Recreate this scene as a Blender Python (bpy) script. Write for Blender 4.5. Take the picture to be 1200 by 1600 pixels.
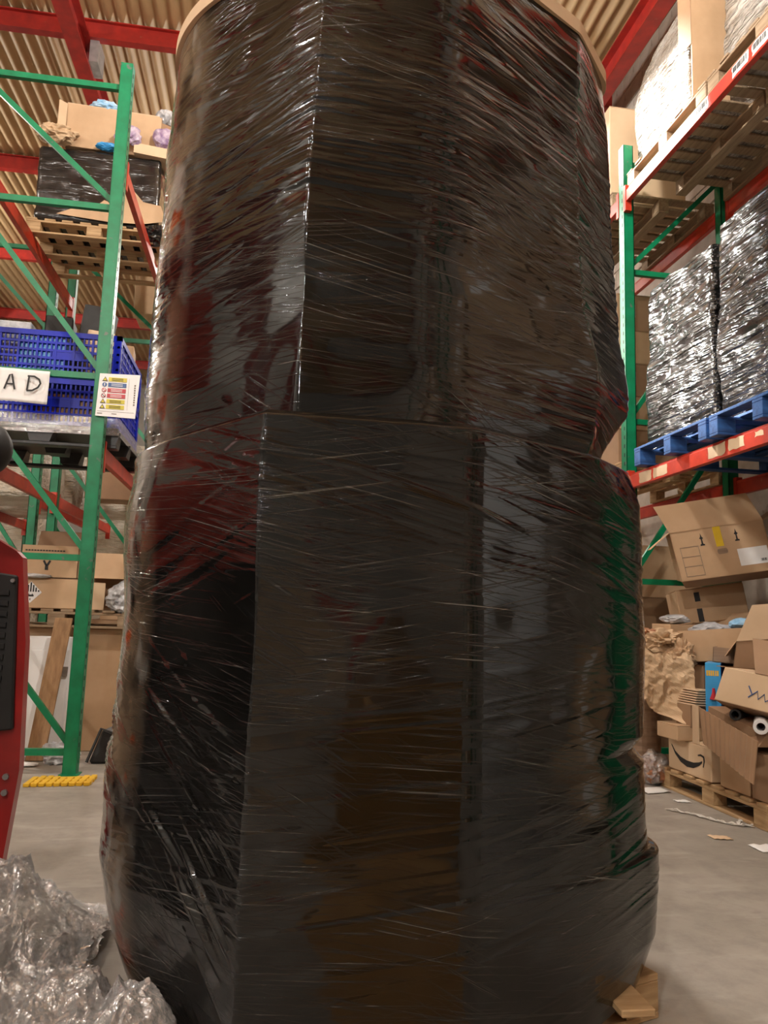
import bpy, bmesh, math, random
import numpy as np
from mathutils import Vector, Matrix, Euler, noise
random.seed(7)
SC = bpy.context.scene
COL = SC.collection
PI = math.pi
for o in list(bpy.data.objects):
    bpy.data.objects.remove(o)

# ------------------------------------------------------------------ camera
cam_d = bpy.data.cameras.new('camera')
cam_d.sensor_fit = 'HORIZONTAL'
cam_d.sensor_width = 36.0
cam_d.lens = 36.0            # 1200 px focal length on a 1200 px wide frame
cam_d.clip_start = 0.05
cam = bpy.data.objects.new('camera', cam_d)
COL.objects.link(cam)
Yc = Vector((-190, -155, -1200)).normalized()      # the aisle direction seen from the camera
Zc = Vector((275, 8863, -1200))
Zc = (Zc - Yc * Zc.dot(Yc)).normalized()
Xc = Yc.cross(Zc)
Rm = Matrix((Xc, Yc, Zc)).to_4x4()
cam.matrix_world = Matrix.Translation((0, 0, 1.15)) @ Rm
SC.camera = cam

# ------------------------------------------------------------------ sky, sun, exposure
W = bpy.data.worlds.new('sky')
SC.world = W
W.use_nodes = True
W.node_tree.nodes['Background'].inputs['Color'].default_value = (0.80, 0.90, 1.0, 1)
W.node_tree.nodes['Background'].inputs['Strength'].default_value = 2.2
sun_d = bpy.data.lights.new('sun', 'SUN')
sun_d.energy = 30.0
sun_d.angle = 0.07
sun_d.color = (1.0, 0.95, 0.88)
sun = bpy.data.objects.new('sun', sun_d)
COL.objects.link(sun)
sun.rotation_euler = Vector((1.0, -1.33, -1.47)).to_track_quat('-Z', 'Y').to_euler()
SC.view_settings.view_transform = 'Standard'
SC.view_settings.look = 'None'
SC.view_settings.gamma = 1
SC.view_settings.use_curve_mapping = False
SC.view_settings.exposure = 0.40
LAMP_W = 480.0
LAMPS = [(-2.0, -2.6), (-5.6, -3.7), (-2.4, -9.5), (0.7, 3.6), (-7.6, 1.4), (0.9, 13.0), (-7.4, 12.5)]  # unseen lamps, added and placed for fill light and film glints


# ------------------------------------------------------------------ materials
def newmat(name):
    m = bpy.data.materials.new(name)
    m.use_nodes = True
    nt = m.node_tree
    return m, nt, nt.nodes['Principled BSDF']


def nd(nt, t, **kw):
    n = nt.nodes.new(t)
    for k, v in kw.items():
        if k in n.inputs:
            if hasattr(v, 'is_output'):
                nt.links.new(v, n.inputs[k])
            else:
                n.inputs[k].default_value = v
        else:
            setattr(n, k, v)
    return n


def mixc(nt, fac, a, b, blend='MIX'):
    n = nt.nodes.new('ShaderNodeMix')
    n.data_type = 'RGBA'
    n.blend_type = blend
    for i, v in ((0, fac), (6, a), (7, b)):
        if hasattr(v, 'is_output'):
            nt.links.new(v, n.inputs[i])
        else:
            n.inputs[i].default_value = v if i == 0 else (*v, 1)
    return n.outputs[2]


def math_n(nt, op, a, b=0.0, clamp=False):
    n = nt.nodes.new('ShaderNodeMath')
    n.operation = op
    n.use_clamp = clamp
    for i, v in ((0, a), (1, b)):
        if hasattr(v, 'is_output'):
            nt.links.new(v, n.inputs[i])
        else:
            n.inputs[i].default_value = v
    return n.outputs[0]


def ramp(nt, fac, lo, hi):
    n = nt.nodes.new('ShaderNodeMapRange')
    nt.links.new(fac, n.inputs[0])
    n.inputs[1].default_value = lo
    n.inputs[2].default_value = hi
    return n.outputs[0]


def objnoise(nt, scale=5.0, detail=4, stretch=(1, 1, 1), rot=(0, 0, 0), rough=0.55, coord='Object', loc=(0, 0, 0)):
    tc = nd(nt, 'ShaderNodeTexCoord')
    mp = nd(nt, 'ShaderNodeMapping', Scale=stretch, Rotation=rot, Location=loc)
    nt.links.new(tc.outputs[coord], mp.inputs['Vector'])
    nz = nd(nt, 'ShaderNodeTexNoise', Scale=scale, Detail=detail, Roughness=rough)
    nt.links.new(mp.outputs[0], nz.inputs['Vector'])
    return nz.outputs['Fac']


def bump(nt, bsdf, h, strength=0.3, dist=0.01):
    b = nd(nt, 'ShaderNodeBump', Strength=strength, Distance=dist)
    nt.links.new(h, b.inputs['Height'])
    nt.links.new(b.outputs[0], bsdf.inputs['Normal'])


def simple(name, c1, c2=None, rough=0.5, scale=6.0, stretch=(1, 1, 1), bstr=0.15, bdist=0.004, metal=0.0, spec=0.5, lo=0.35, hi=0.65, spot=None):
    m, nt, b = newmat(name)
    c2 = c2 or tuple(x * 0.75 for x in c1)
    f = objnoise(nt, scale, 5, stretch)
    col = mixc(nt, ramp(nt, f, lo, hi), c1, c2)
    if spot:
        g = objnoise(nt, spot[1], 6, (1, 1, 1), loc=(3, 7, 1))
        col = mixc(nt, ramp(nt, g, spot[2], spot[2] + 0.05), col, spot[0])
    nt.links.new(col, b.inputs['Base Color'])
    b.inputs['Roughness'].default_value = rough
    b.inputs['Metallic'].default_value = metal
    b.inputs['Specular IOR Level'].default_value = spec
    if bstr:
        bump(nt, b, f, bstr, bdist)
    return m


M = {}
M['green'] = simple('green_paint', (0.0, 0.21, 0.085), (0.0, 0.15, 0.06), 0.42, 9, spot=((0.10, 0.13, 0.10), 14, 0.66), bstr=0.05)
M['red'] = simple('red_paint', (0.40, 0.022, 0.014), (0.27, 0.016, 0.012), 0.42, 7, spot=((0.30, 0.08, 0.05), 11, 0.66), bstr=0.05)
M['beamred'] = simple('orange_red_paint', (0.56, 0.045, 0.018), (0.42, 0.03, 0.015), 0.40, 8, spot=((0.45, 0.14, 0.08), 16, 0.68), bstr=0.05)
M['forkred'] = simple('truck_red_paint', (0.38, 0.015, 0.014), (0.26, 0.012, 0.012), 0.30, 5, spot=((0.16, 0.10, 0.09), 9, 0.68), bstr=0.04)
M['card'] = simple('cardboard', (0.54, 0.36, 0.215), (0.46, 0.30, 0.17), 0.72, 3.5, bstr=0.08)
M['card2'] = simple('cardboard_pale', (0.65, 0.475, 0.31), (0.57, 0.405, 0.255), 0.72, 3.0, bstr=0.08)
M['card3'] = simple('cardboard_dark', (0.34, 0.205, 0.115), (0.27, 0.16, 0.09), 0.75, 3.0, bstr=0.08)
M['orange_card'] = simple('cardboard_ochre', (0.50, 0.27, 0.075), (0.40, 0.21, 0.06), 0.6, 3.0, bstr=0.05)
M['paper'] = simple('kraft_paper', (0.60, 0.43, 0.27), (0.52, 0.36, 0.215), 0.68, 5, bstr=0.3)
M['wood'] = simple('pallet_wood', (0.50, 0.34, 0.18), (0.34, 0.21, 0.10), 0.75, 5, (1, 9, 9), bstr=0.25)
M['woodg'] = simple('old_pallet_wood', (0.36, 0.26, 0.165), (0.24, 0.165, 0.10), 0.8, 5, (1, 9, 9), bstr=0.25)
M['plank'] = simple('plank_wood', (0.40, 0.235, 0.115), (0.27, 0.15, 0.07), 0.7, 4, (9, 9, 1), bstr=0.2)
M['white'] = simple('white_board', (0.80, 0.80, 0.80), (0.73, 0.73, 0.73), 0.45, 3, bstr=0.03)
M['sheet'] = simple('white_paper', (0.82, 0.82, 0.81), (0.74, 0.74, 0.74), 0.55, 8, bstr=0.2)
M['black'] = simple('black_plastic', (0.016, 0.016, 0.018), (0.03, 0.03, 0.03), 0.38, 9, bstr=0.1)
M['dark'] = simple('black_rubber', (0.010, 0.010, 0.010), (0.018, 0.018, 0.018), 0.6, 9, bstr=0.1)
M['ink'] = simple('black_ink', (0.012, 0.012, 0.013), None, 0.6, 20, bstr=0)
M['greyink'] = simple('grey_print', (0.20, 0.17, 0.14), None, 0.7, 20, bstr=0)
M['blue'] = simple('blue_plastic', (0.004, 0.018, 0.46), (0.003, 0.012, 0.34), 0.42, 5, bstr=0.05, spec=0.3)
M['bluewood'] = simple('blue_painted_wood', (0.03, 0.12, 0.36), (0.02, 0.07, 0.22), 0.6, 6, (1, 8, 8), bstr=0.2)
M['yellow'] = simple('yellow_plastic', (0.80, 0.50, 0.03), (0.68, 0.40, 0.02), 0.45, 9, bstr=0.1)
M['tape'] = simple('brown_tape', (0.42, 0.26, 0.13), (0.36, 0.22, 0.11), 0.25, 9, bstr=0.05)
M['ytape'] = simple('yellow_tape', (0.75, 0.52, 0.02), (0.66, 0.44, 0.02), 0.3, 9, bstr=0.05)
M['steel'] = simple('steel', (0.45, 0.45, 0.46), (0.35, 0.35, 0.36), 0.35, 9, metal=0.9, bstr=0.05)
M['strap'] = simple('white_strap', (0.78, 0.76, 0.72), (0.68, 0.66, 0.62), 0.5, 9, bstr=0.1)
M['skyblue'] = simple('light_blue_print', (0.05, 0.36, 0.72), (0.04, 0.28, 0.62), 0.35, 6, bstr=0)
M['navy'] = simple('navy_print', (0.015, 0.03, 0.17), None, 0.35, 6, bstr=0)
M['sred'] = simple('sign_red', (0.50, 0.02, 0.035), None, 0.4, 9, bstr=0)
M['sblue'] = simple('sign_blue', (0.03, 0.10, 0.30), None, 0.4, 9, bstr=0)
M['syel'] = simple('sign_yellow', (0.66, 0.56, 0.03), None, 0.4, 9, bstr=0)
M['purple'] = simple('purple_print', (0.22, 0.13, 0.26), (0.6, 0.5, 0.6), 0.4, 14, bstr=0.2)
M['cyan'] = simple('cyan_film', (0.25, 0.5, 0.75), (0.5, 0.68, 0.85), 0.25, 14, bstr=0.3)
M['slate'] = simple('grey_wrapped_parcel', (0.30, 0.31, 0.33), (0.62, 0.62, 0.64), 0.3, 10, bstr=0.5, bdist=0.02)
M['housing'] = simple('lamp_housing', (0.55, 0.55, 0.56), None, 0.4, 9, metal=0.6, bstr=0)
M['roll'] = simple('brown_roll', (0.30, 0.20, 0.13), (0.22, 0.14, 0.09), 0.35, 4, (1, 1, 14), bstr=0.3)
M['bread'] = simple('brown_stuffing', (0.42, 0.18, 0.08), (0.28, 0.11, 0.05), 0.5, 12, bstr=0.5)

# concrete floor
m, nt, b = newmat('concrete')
f1 = objnoise(nt, 0.9, 6, rough=0.62)
f2 = objnoise(nt, 7, 6, rough=0.7)
f3 = objnoise(nt, 2.2, 4, (1, 3.5, 1), loc=(4, 2, 0))
c = mixc(nt, ramp(nt, f1, 0.38, 0.64), (0.27, 0.245, 0.21), (0.37, 0.34, 0.30))
c = mixc(nt, math_n(nt, 'MULTIPLY', ramp(nt, f2, 0.45, 0.68), 0.45), c, (0.17, 0.155, 0.135))
c = mixc(nt, math_n(nt, 'MULTIPLY', ramp(nt, f3, 0.56, 0.70), 0.5), c, (0.46, 0.43, 0.39))
nt.links.new(c, b.inputs['Base Color'])
b.inputs['Roughness'].default_value = 0.55
bump(nt, b, f2, 0.15, 0.006)
M['concrete'] = m

M['roof'] = simple('buff_roof_sheet', (0.52, 0.35, 0.18), (0.43, 0.28, 0.14), 0.6, 2.0, (3, 0.5, 1), bstr=0)
M['plaster'] = simple('whitewashed_block', (0.52, 0.46, 0.40), (0.40, 0.34, 0.28), 0.8, 5, bstr=0.4, spot=((0.30, 0.25, 0.20), 6, 0.62))
M['clad'] = simple('wall_cladding', (0.34, 0.31, 0.27), (0.26, 0.24, 0.21), 0.7, 1.2, bstr=0.1)


def film(name, base, rough, layers, coord, strength, dist, ior=1.75, patch=None, coat=0.0, mask_scale=2.6, thr=(0.50, 0.74)):
    """glossy stretch film: bundles of taut ridges running in a few wrapping directions"""
    m, nt, b = newmat(name)
    tc = nd(nt, 'ShaderNodeTexCoord')
    total = None
    for i, (ang, sx, sy, wgt, mlo) in enumerate(layers):
        mp0 = nd(nt, 'ShaderNodeMapping', Rotation=ang if coord == 'Object' else (0, 0, ang), Location=(i * 3.1, i * 1.7, 0))
        nt.links.new(tc.outputs[coord], mp0.inputs['Vector'])
        mp = nd(nt, 'ShaderNodeMapping', Scale=(sx, sy, sx if coord == 'UV' else sx))
        nt.links.new(mp0.outputs[0], mp.inputs['Vector'])
        nz = nd(nt, 'ShaderNodeTexNoise', Scale=1.0, Detail=4, Roughness=0.62, Distortion=0.15)
        nt.links.new(mp.outputs[0], nz.inputs['Vector'])
        rid = ramp(nt, nz.outputs['Fac'], thr[0], thr[1])
        mk = nd(nt, 'ShaderNodeTexNoise', Scale=mask_scale, Detail=2)
        nt.links.new(mp0.outputs[0], mk.inputs['Vector'])
        msk = ramp(nt, mk.outputs['Fac'], mlo, mlo + 0.14)
        h = math_n(nt, 'MULTIPLY', rid, math_n(nt, 'MULTIPLY', msk, wgt))
        total = h if total is None else math_n(nt, 'ADD', total, h)
    bump(nt, b, total, strength, dist)
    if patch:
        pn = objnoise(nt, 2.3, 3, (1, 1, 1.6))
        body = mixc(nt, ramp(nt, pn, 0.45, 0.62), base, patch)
        # left flank: mirrored rack colours painted in as patches, pale contents showing through
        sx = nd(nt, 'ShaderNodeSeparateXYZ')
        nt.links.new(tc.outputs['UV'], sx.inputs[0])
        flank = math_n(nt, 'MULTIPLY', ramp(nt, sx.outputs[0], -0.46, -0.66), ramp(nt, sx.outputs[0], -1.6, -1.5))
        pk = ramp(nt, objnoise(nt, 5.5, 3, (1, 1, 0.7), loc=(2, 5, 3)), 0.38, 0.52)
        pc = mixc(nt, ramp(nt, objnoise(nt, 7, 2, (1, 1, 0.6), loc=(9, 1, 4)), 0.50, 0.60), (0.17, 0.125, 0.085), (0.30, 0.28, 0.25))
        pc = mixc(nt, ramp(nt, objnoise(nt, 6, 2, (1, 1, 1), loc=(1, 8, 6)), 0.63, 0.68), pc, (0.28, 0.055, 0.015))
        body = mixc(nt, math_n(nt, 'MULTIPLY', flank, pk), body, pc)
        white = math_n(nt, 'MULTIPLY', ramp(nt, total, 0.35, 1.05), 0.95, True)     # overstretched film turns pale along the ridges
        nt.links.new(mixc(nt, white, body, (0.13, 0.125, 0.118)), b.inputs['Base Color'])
    else:
        b.inputs['Base Color'].default_value = (*base, 1)
    b.inputs['Roughness'].default_value = rough
    b.inputs['IOR'].default_value = ior
    b.inputs['Specular Tint'].default_value = (0.86, 0.93, 1.0, 1)     # black pigment: neutral, slightly cool sheen
    b.inputs['Coat Weight'].default_value = coat
    b.inputs['Coat Roughness'].default_value = 0.05
    return m


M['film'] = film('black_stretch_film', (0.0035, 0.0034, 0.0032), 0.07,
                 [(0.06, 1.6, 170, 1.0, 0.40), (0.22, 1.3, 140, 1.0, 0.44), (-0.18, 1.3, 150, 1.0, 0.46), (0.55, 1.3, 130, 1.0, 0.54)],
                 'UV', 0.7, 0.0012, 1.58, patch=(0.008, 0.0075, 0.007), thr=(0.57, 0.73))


def crinkle(name, base, rough, k, rot, stretch, strength, dist, base2=None, sc=1.0, ior=1.6, thr=(0.42, 0.66)):
    m, nt, b = newmat(name)
    h1 = ramp(nt, objnoise(nt, sc, 4, stretch, rot, 0.6), *thr)
    h2 = ramp(nt, objnoise(nt, sc * 1.3, 3, stretch, (-rot[0] * 0.6, rot[1] * -0.6, rot[2]), 0.6, loc=(5, 3, 2)), *thr)
    h3 = objnoise(nt, 14, 4)
    h = math_n(nt, 'ADD', math_n(nt, 'ADD', h1, h2), math_n(nt, 'MULTIPLY', h3, k))
    bump(nt, b, h, strength, dist)
    if base2:
        nt.links.new(mixc(nt, ramp(nt, objnoise(nt, 2.5, 3), 0.42, 0.6), base, base2), b.inputs['Base Color'])
    else:
        b.inputs['Base Color'].default_value = (*base, 1)
    b.inputs['Roughness'].default_value = rough
    b.inputs['IOR'].default_value = ior
    return m


M['loadfilm'] = crinkle('crinkled_black_film', (0.005, 0.005, 0.005), 0.16, 0.25, (-0.45, 0, 0), (9, 1.3, 20), 0.8, 0.016, (0.012, 0.011, 0.010), 1.0, 1.8, (0.50, 0.62))
M['smoothfilm'] = crinkle('smooth_black_film', (0.010, 0.010, 0.010), 0.22, 0.3, (0.1, 0.15, 0), (2, 8, 14), 0.5, 0.006, None, 1.0, 1.7, (0.55, 0.75))
M['whitefilm'] = crinkle('clear_wrap_on_white_cartons', (0.46, 0.43, 0.39), 0.16, 0.6, (-0.6, 0, 0), (10, 3, 24), 1.0, 0.02, (0.30, 0.25, 0.20), 1.0, 1.65, (0.45, 0.6))
M['farwrap'] = crinkle('clear_wrap_on_pale_goods', (0.70, 0.65, 0.56), 0.3, 0.6, (0, 0.4, 0), (4, 14, 16), 0.8, 0.02, (0.50, 0.42, 0.32), 1.0, 1.5)

# thin clear polythene
m, nt, b = newmat('clear_polythene')
nt.nodes.remove(b)
h = math_n(nt, 'ADD', objnoise(nt, 15, 5, rough=0.6), math_n(nt, 'MULTIPLY', objnoise(nt, 42, 3, (1, 1.8, 1)), 0.4))
bp = nd(nt, 'ShaderNodeBump', Strength=0.7, Distance=0.022)
nt.links.new(h, bp.inputs['Height'])
tr = nd(nt, 'ShaderNodeBsdfTransparent', Color=(0.97, 0.98, 0.99, 1))
gl = nd(nt, 'ShaderNodeBsdfGlossy', Color=(1, 1, 1, 1), Roughness=0.13)
df = nd(nt, 'ShaderNodeBsdfDiffuse', Color=(0.92, 0.94, 0.97, 1))
nt.links.new(bp.outputs[0], gl.inputs['Normal'])
nt.links.new(bp.outputs[0], df.inputs['Normal'])
lw = nd(nt, 'ShaderNodeLayerWeight', Blend=0.42)
nt.links.new(bp.outputs[0], lw.inputs['Normal'])
mx1 = nd(nt, 'ShaderNodeMixShader', Fac=0.20)
nt.links.new(tr.outputs[0], mx1.inputs[1])
nt.links.new(df.outputs[0], mx1.inputs[2])
mx2 = nd(nt, 'ShaderNodeMixShader')
nt.links.new(math_n(nt, 'ADD', math_n(nt, 'MULTIPLY', lw.outputs['Fresnel'], 0.75), 0.16, True), mx2.inputs[0])
nt.links.new(mx1.outputs[0], mx2.inputs[1])
nt.links.new(gl.outputs[0], mx2.inputs[2])
nt.links.new(mx2.outputs[0], nt.nodes['Material Output'].inputs['Surface'])
M['clear'] = m

m, nt, b = newmat('lamp_glow')
b.inputs['Emission Color'].default_value = (1, 0.93, 0.82, 1)
b.inputs['Emission Strength'].default_value = 30
M['glow'] = m


# ------------------------------------------------------------------ mesh helpers
def rotm(r):
    return r if isinstance(r, Matrix) else Euler(r).to_matrix()


class MB:
    def __init__(self):
        self.v, self.f, self.mi = [], [], []

    def hexa(self, p):
        n = len(self.v)
        self.v += [Vector(q) for q in p]
        for a in ((0, 3, 2, 1), (4, 5, 6, 7), (0, 1, 5, 4), (1, 2, 6, 5), (2, 3, 7, 6), (3, 0, 4, 7)):
            self.f.append(tuple(n + i for i in a))
        return self

    def box(self, c, s, rot=(0, 0, 0)):
        R = rotm(rot)
        c = Vector(c)
        x, y, z = (k / 2 for k in s)
        return self.hexa([c + R @ Vector(q) for q in ((-x, -y, -z), (x, -y, -z), (x, y, -z), (-x, y, -z), (-x, -y, z), (x, -y, z), (x, y, z), (-x, y, z))])

    def span(self, a, b):
        return self.box([(p + q) / 2 for p, q in zip(a, b)], [abs(q - p) for p, q in zip(a, b)])

    def frombasis(self, o, u, v, w):
        o, u, v, w = map(Vector, (o, u, v, w))
        if u.cross(v).dot(w) < 0:
            o, w = o + w, -w
        return self.hexa([o, o + u, o + u + v, o + v, o + w, o + u + w, o + u + v + w, o + v + w])

    def bar(self, a, b, w, h, up=(0, 0, 1)):
        a, b = Vector(a), Vector(b)
        d = (b - a).normalized()
        s = d.cross(Vector(up))
        s = s.normalized() if s.length > 1e-6 else Vector((1, 0, 0))
        u = s.cross(d)
        s, u = s * w / 2, u * h / 2
        return self.hexa([a - s - u, a + s - u, b + s - u, b - s - u, a - s + u, a + s + u, b + s + u, b - s + u])

    def tube(self, pts, r, n=8, caps=True):
        pts = [Vector(p) for p in pts]
        rr = r if isinstance(r, (list, tuple)) else [r] * len(pts)
        base = len(self.v)
        ref = None
        for i, p in enumerate(pts):
            d = (pts[min(i + 1, len(pts) - 1)] - pts[max(i - 1, 0)]).normalized()
            if ref is None:
                ref = d.orthogonal().normalized()
            ref = (ref - d * ref.dot(d)).normalized()
            t = d.cross(ref)
            for k in range(n):
                a = 2 * PI * k / n
                self.v.append(p + rr[i] * (math.cos(a) * ref + math.sin(a) * t))
        for i in range(len(pts) - 1):
            for k in range(n):
                a, b2 = base + i * n + k, base + i * n + (k + 1) % n
                self.f.append((a, b2, b2 + n, a + n))
        if caps:
            self.f.append(tuple(base + k for k in reversed(range(n))))
            self.f.append(tuple(base + (len(pts) - 1) * n + k for k in range(n)))
        return self

    def prism(self, poly, o, u, v, th):
        """polygon in the (u,v) plane at o, given thickness along u x v"""
        o, u, v = map(Vector, (o, u, v))
        w = u.cross(v).normalized() * th
        n, k = len(self.v), len(poly)
        for off in (Vector((0, 0, 0)), w):
            self.v += [o + u * p[0] + v * p[1] + off for p in poly]
        self.f.append(tuple(n + i for i in reversed(range(k))))
        self.f.append(tuple(n + k + i for i in range(k)))
        for i in range(k):
            j = (i + 1) % k
            self.f.append((n + i, n + j, n + k + j, n + k + i))
        return self

    def build(self, name, mat, parent=None, smooth=False, bevel=0.0, world=True, kind=None):
        off = parent.location if (parent is not None and world) else Vector((0, 0, 0))
        me = bpy.data.meshes.new(name)
        me.from_pydata([tuple(p - off) for p in self.v], [], self.f)
        me.materials.append(mat)
        if smooth:
            me.shade_smooth()
        o = bpy.data.objects.new(name, me)
        COL.objects.link(o)
        if parent is not None:
            o.parent = parent
        if bevel:
            bm = bmesh.new()
            bm.from_mesh(me)
            bmesh.ops.bevel(bm, geom=bm.edges[:], offset=bevel, segments=1, affect='EDGES', clamp_overlap=True)
            bm.to_mesh(me)
            bm.free()
        if kind:
            o['kind'] = kind
        return o


def tag(o, label, cat, group=None, kind='thing'):
    o['label'], o['category'], o['kind'] = label, cat, kind
    if group:
        o['group'] = group
    return o


def thing(name, label, cat, loc=(0, 0, 0), rz=0.0, group=None):
    o = bpy.data.objects.new(name, None)
    COL.objects.link(o)
    o.empty_display_size = 0.1
    o.location = loc
    o.rotation_euler = (0, 0, rz) if not isinstance(rz, tuple) else rz
    return tag(o, label, cat, group)


KIDS = {}


def dup(src, loc, rz, label, group=None, cat=None):
    r = src.copy()
    COL.objects.link(r)
    r.location, r['label'] = loc, label
    r.rotation_euler = (0, 0, rz) if not isinstance(rz, tuple) else rz
    if group:
        r['group'] = group
    elif 'group' in r:
        del r['group']
    for ch in [o for o in COL.objects if o.parent == src]:
        c2 = ch.copy()
        COL.objects.link(c2)
        c2.parent = r
        for g in [o for o in COL.objects if o.parent == ch]:
            g2 = g.copy()
            COL.objects.link(g2)
            g2.parent = c2
    return r


def inst(o, parent, loc, rot=(0, 0, 0)):
    """a copy of a piece that shares the mesh"""
    c2 = o.copy()
    COL.objects.link(c2)
    c2.parent = parent
    c2.location = loc
    c2.rotation_euler = rot
    return c2


def struct(o):
    o['kind'] = 'structure'
    return o


# ------------------------------------------------------------------ the setting
RZ = 8.0                     # roof height
fl = struct(MB().span((-9, -14, -0.2), (4.2, 24, 0)).build('floor', M['concrete']))

# corrugated roof of buff sheets, with an unseen roof light, skewed to shape the sun patch
def roof_sheet(name, x0, x1, ya, yb):
    mb = MB()
    per, a = 0.15, 0.022
    n = int(round((x1 - x0) / per * 8))
    xs = [x0 + (x1 - x0) * k / n for k in range(n + 1)]
    for zoff in (0.0, 0.03):
        for xx in xs:
            zz = RZ + a * math.sin(2 * PI * xx / per) + zoff
            mb.v += [Vector((xx, ya(xx), zz)), Vector((xx, yb(xx), zz))]
    n += 1
    for i in range(n - 1):
        q = 2 * i
        mb.f.append((q, q + 1, q + 3, q + 2))
        q2 = q + 2 * n
        mb.f.append((q2, q2 + 2, q2 + 3, q2 + 1))
    return mb.build(name, M['roof'], ceil, smooth=True)


SKX0, SKX1 = -0.78, 1.35
ceil = bpy.data.objects.new('ceiling', None)
COL.objects.link(ceil)
ceil.location = (0, 5, RZ)
struct(ceil)
y_near = lambda x: 7.64 + (0.74 - x)
y_far = lambda x: 9.0 + (0.74 - x)
roof_sheet('roof_sheet', -9.1, SKX0, lambda x: -14.1, lambda x: 24.1)
roof_sheet('roof_sheet', SKX1, 4.3, lambda x: -14.1, lambda x: 24.1)
roof_sheet('roof_sheet', SKX0, SKX1, lambda x: -14.1, y_near)
roof_sheet('roof_sheet', SKX0, SKX1, y_far, lambda x: 24.1)

def ibeam(a, b, w, h, t):
    mb = MB()
    a, b = Vector(a), Vector(b)
    z = Vector((0, 0, h / 2))
    mb.bar(a + z, b + z, w, t).bar(a - z, b - z, w, t).bar(a, b, t, h)
    return mb


for y in (-9.5, -6.4, -3.3, -0.2, 2.9, 8.65, 11.75, 15.0, 18.3, 21.5):
    ibeam((-9, y, RZ - 0.16), (4.15, y, RZ - 0.16), 0.10, 0.22, 0.014).build('purlin', M['red'], ceil)
for x in (-6.6, -2.42, 3.74):
    r = ibeam((x, -14, RZ - 0.42), (x, 24, RZ - 0.42), 0.18, 0.30, 0.018).build('rafter', M['red'], ceil)
    if x == -2.42:      # bolted cleat and splice plates
        for y in (8.65, 11.75, 15.0):
            MB().box((x + 0.14, y + 0.15 - 5, -0.40), (0.10, 0.30, 0.30)).build('cleat', M['housing'], r, world=False)

wr = struct(MB().span((4.2, -14.2, 0), (4.5, 24.2, RZ + 0.1)).build('wall_right', M['plaster']))
blk = None
for k in range(12):
    z = 5.4 + k * 0.225
    for i in range(10):
        y = 6.6 + i * 0.45 + (0.225 if k % 2 else 0)
        if blk is None:
            blk = MB().box((0, 0, 0), (0.03, 0.438, 0.213)).build('block', M['plaster'], wr, bevel=0.004)
            blk.location = (4.19, y, z)
        else:
            inst(blk, wr, (4.19 + random.uniform(-0.004, 0.004), y, z))
struct(MB().span((-9.3, -14.2, 0), (-9, 24.2, RZ + 0.1)).build('wall_left', M['clad']))
struct(MB().span((-9, 24, 0), (4.2, 24.3, RZ + 0.1)).build('wall_back', M['clad']))
wf = MB().span((-9, -14.3, 0), (4.2, -14, RZ + 0.1))
struct(wf.build('wall_front', M['clad']))


# ------------------------------------------------------------------ added lamps
lamp0 = None
for i, (x, y) in enumerate(LAMPS):
    if lamp0 is None:
        lamp0 = thing('added_lamp', 'unseen round lamp added under the roof', 'lamp', (x, y, 6.6), group='added lamps under the roof outside the frame')
        MB().tube([(0, 0, 0.10), (0, 0, 0.16), (0, 0, 0.26), (0, 0, 0.30)], [0.075, 0.085, 0.085, 0.03], 20).build('housing', M['housing'], lamp0, world=False)
        MB().tube([(0, 0, 0.30), (0, 0, 1.42)], 0.006, 6).build('suspension_rod', M['steel'], lamp0, world=False)
        MB().tube([(0, 0, -0.09), (0, 0, -0.07), (0, 0, 0.0), (0, 0, 0.07), (0, 0, 0.098)], [0.03, 0.075, 0.11, 0.10, 0.07], 20).build('glowing_globe', M['glow'], lamp0, world=False, smooth=True)
    else:
        dup(lamp0, (x, y, 6.6), 0, lamp0['label'], lamp0['group'])
    ld = bpy.data.lights.new('added_light', 'POINT')
    ld.shadow_soft_size = 0.13
    ld.energy = LAMP_W
    ld.color = (1.0, 0.94, 0.86)
    lo = bpy.data.objects.new('added_light', ld)
    lo.location = (x, y, 6.38)
    COL.objects.link(lo)


# ------------------------------------------------------------------ the wrapped stack
def vnoise(x, y, seed=0):
    xi, yi = np.floor(x).astype(np.int64), np.floor(y).astype(np.int64)
    xf, yf = x - xi, y - yi
    def h(a, b):
        n = (a * 374761393 + b * 668265263 + seed * 974711) & 0x7fffffff
        n = ((n ^ (n >> 13)) * 1274126177) & 0x7fffffff
        return ((n ^ (n >> 16)) & 0xffff) / 65535.0
    u, v = xf * xf * (3 - 2 * xf), yf * yf * (3 - 2 * yf)
    return (h(xi, yi) * (1 - u) + h(xi + 1, yi) * u) * (1 - v) + (h(xi, yi + 1) * (1 - u) + h(xi + 1, yi + 1) * u) * v


NF = 25


def ring_points(anchors, radii, counts):
    """closed outline with rounded corners, the same number of points for every ring"""
    A = [np.array(a, float) for a in anchors]
    n = len(A)
    out = []
    cuts = []
    for i in range(n):
        p, q, r = A[i - 1], A[i], A[(i + 1) % n]
        d0, d1 = p - q, r - q
        l0, l1 = np.linalg.norm(d0), np.linalg.norm(d1)
        rr = min(radii[i], 0.48 * l0, 0.48 * l1)
        cuts.append((q + d0 / l0 * rr, q, q + d1 / l1 * rr))
    for i in range(n):
        s, q, e = cuts[i]
        for k in range(NF):
            t = k / (NF - 1)
            out.append((1 - t) ** 2 * s + 2 * t * (1 - t) * q + t * t * e)
        nx = cuts[(i + 1) % n][0]
        for k in range(1, counts[i]):
            out.append(e + (nx - e) * k / counts[i])
    return np.array(out)


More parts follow.
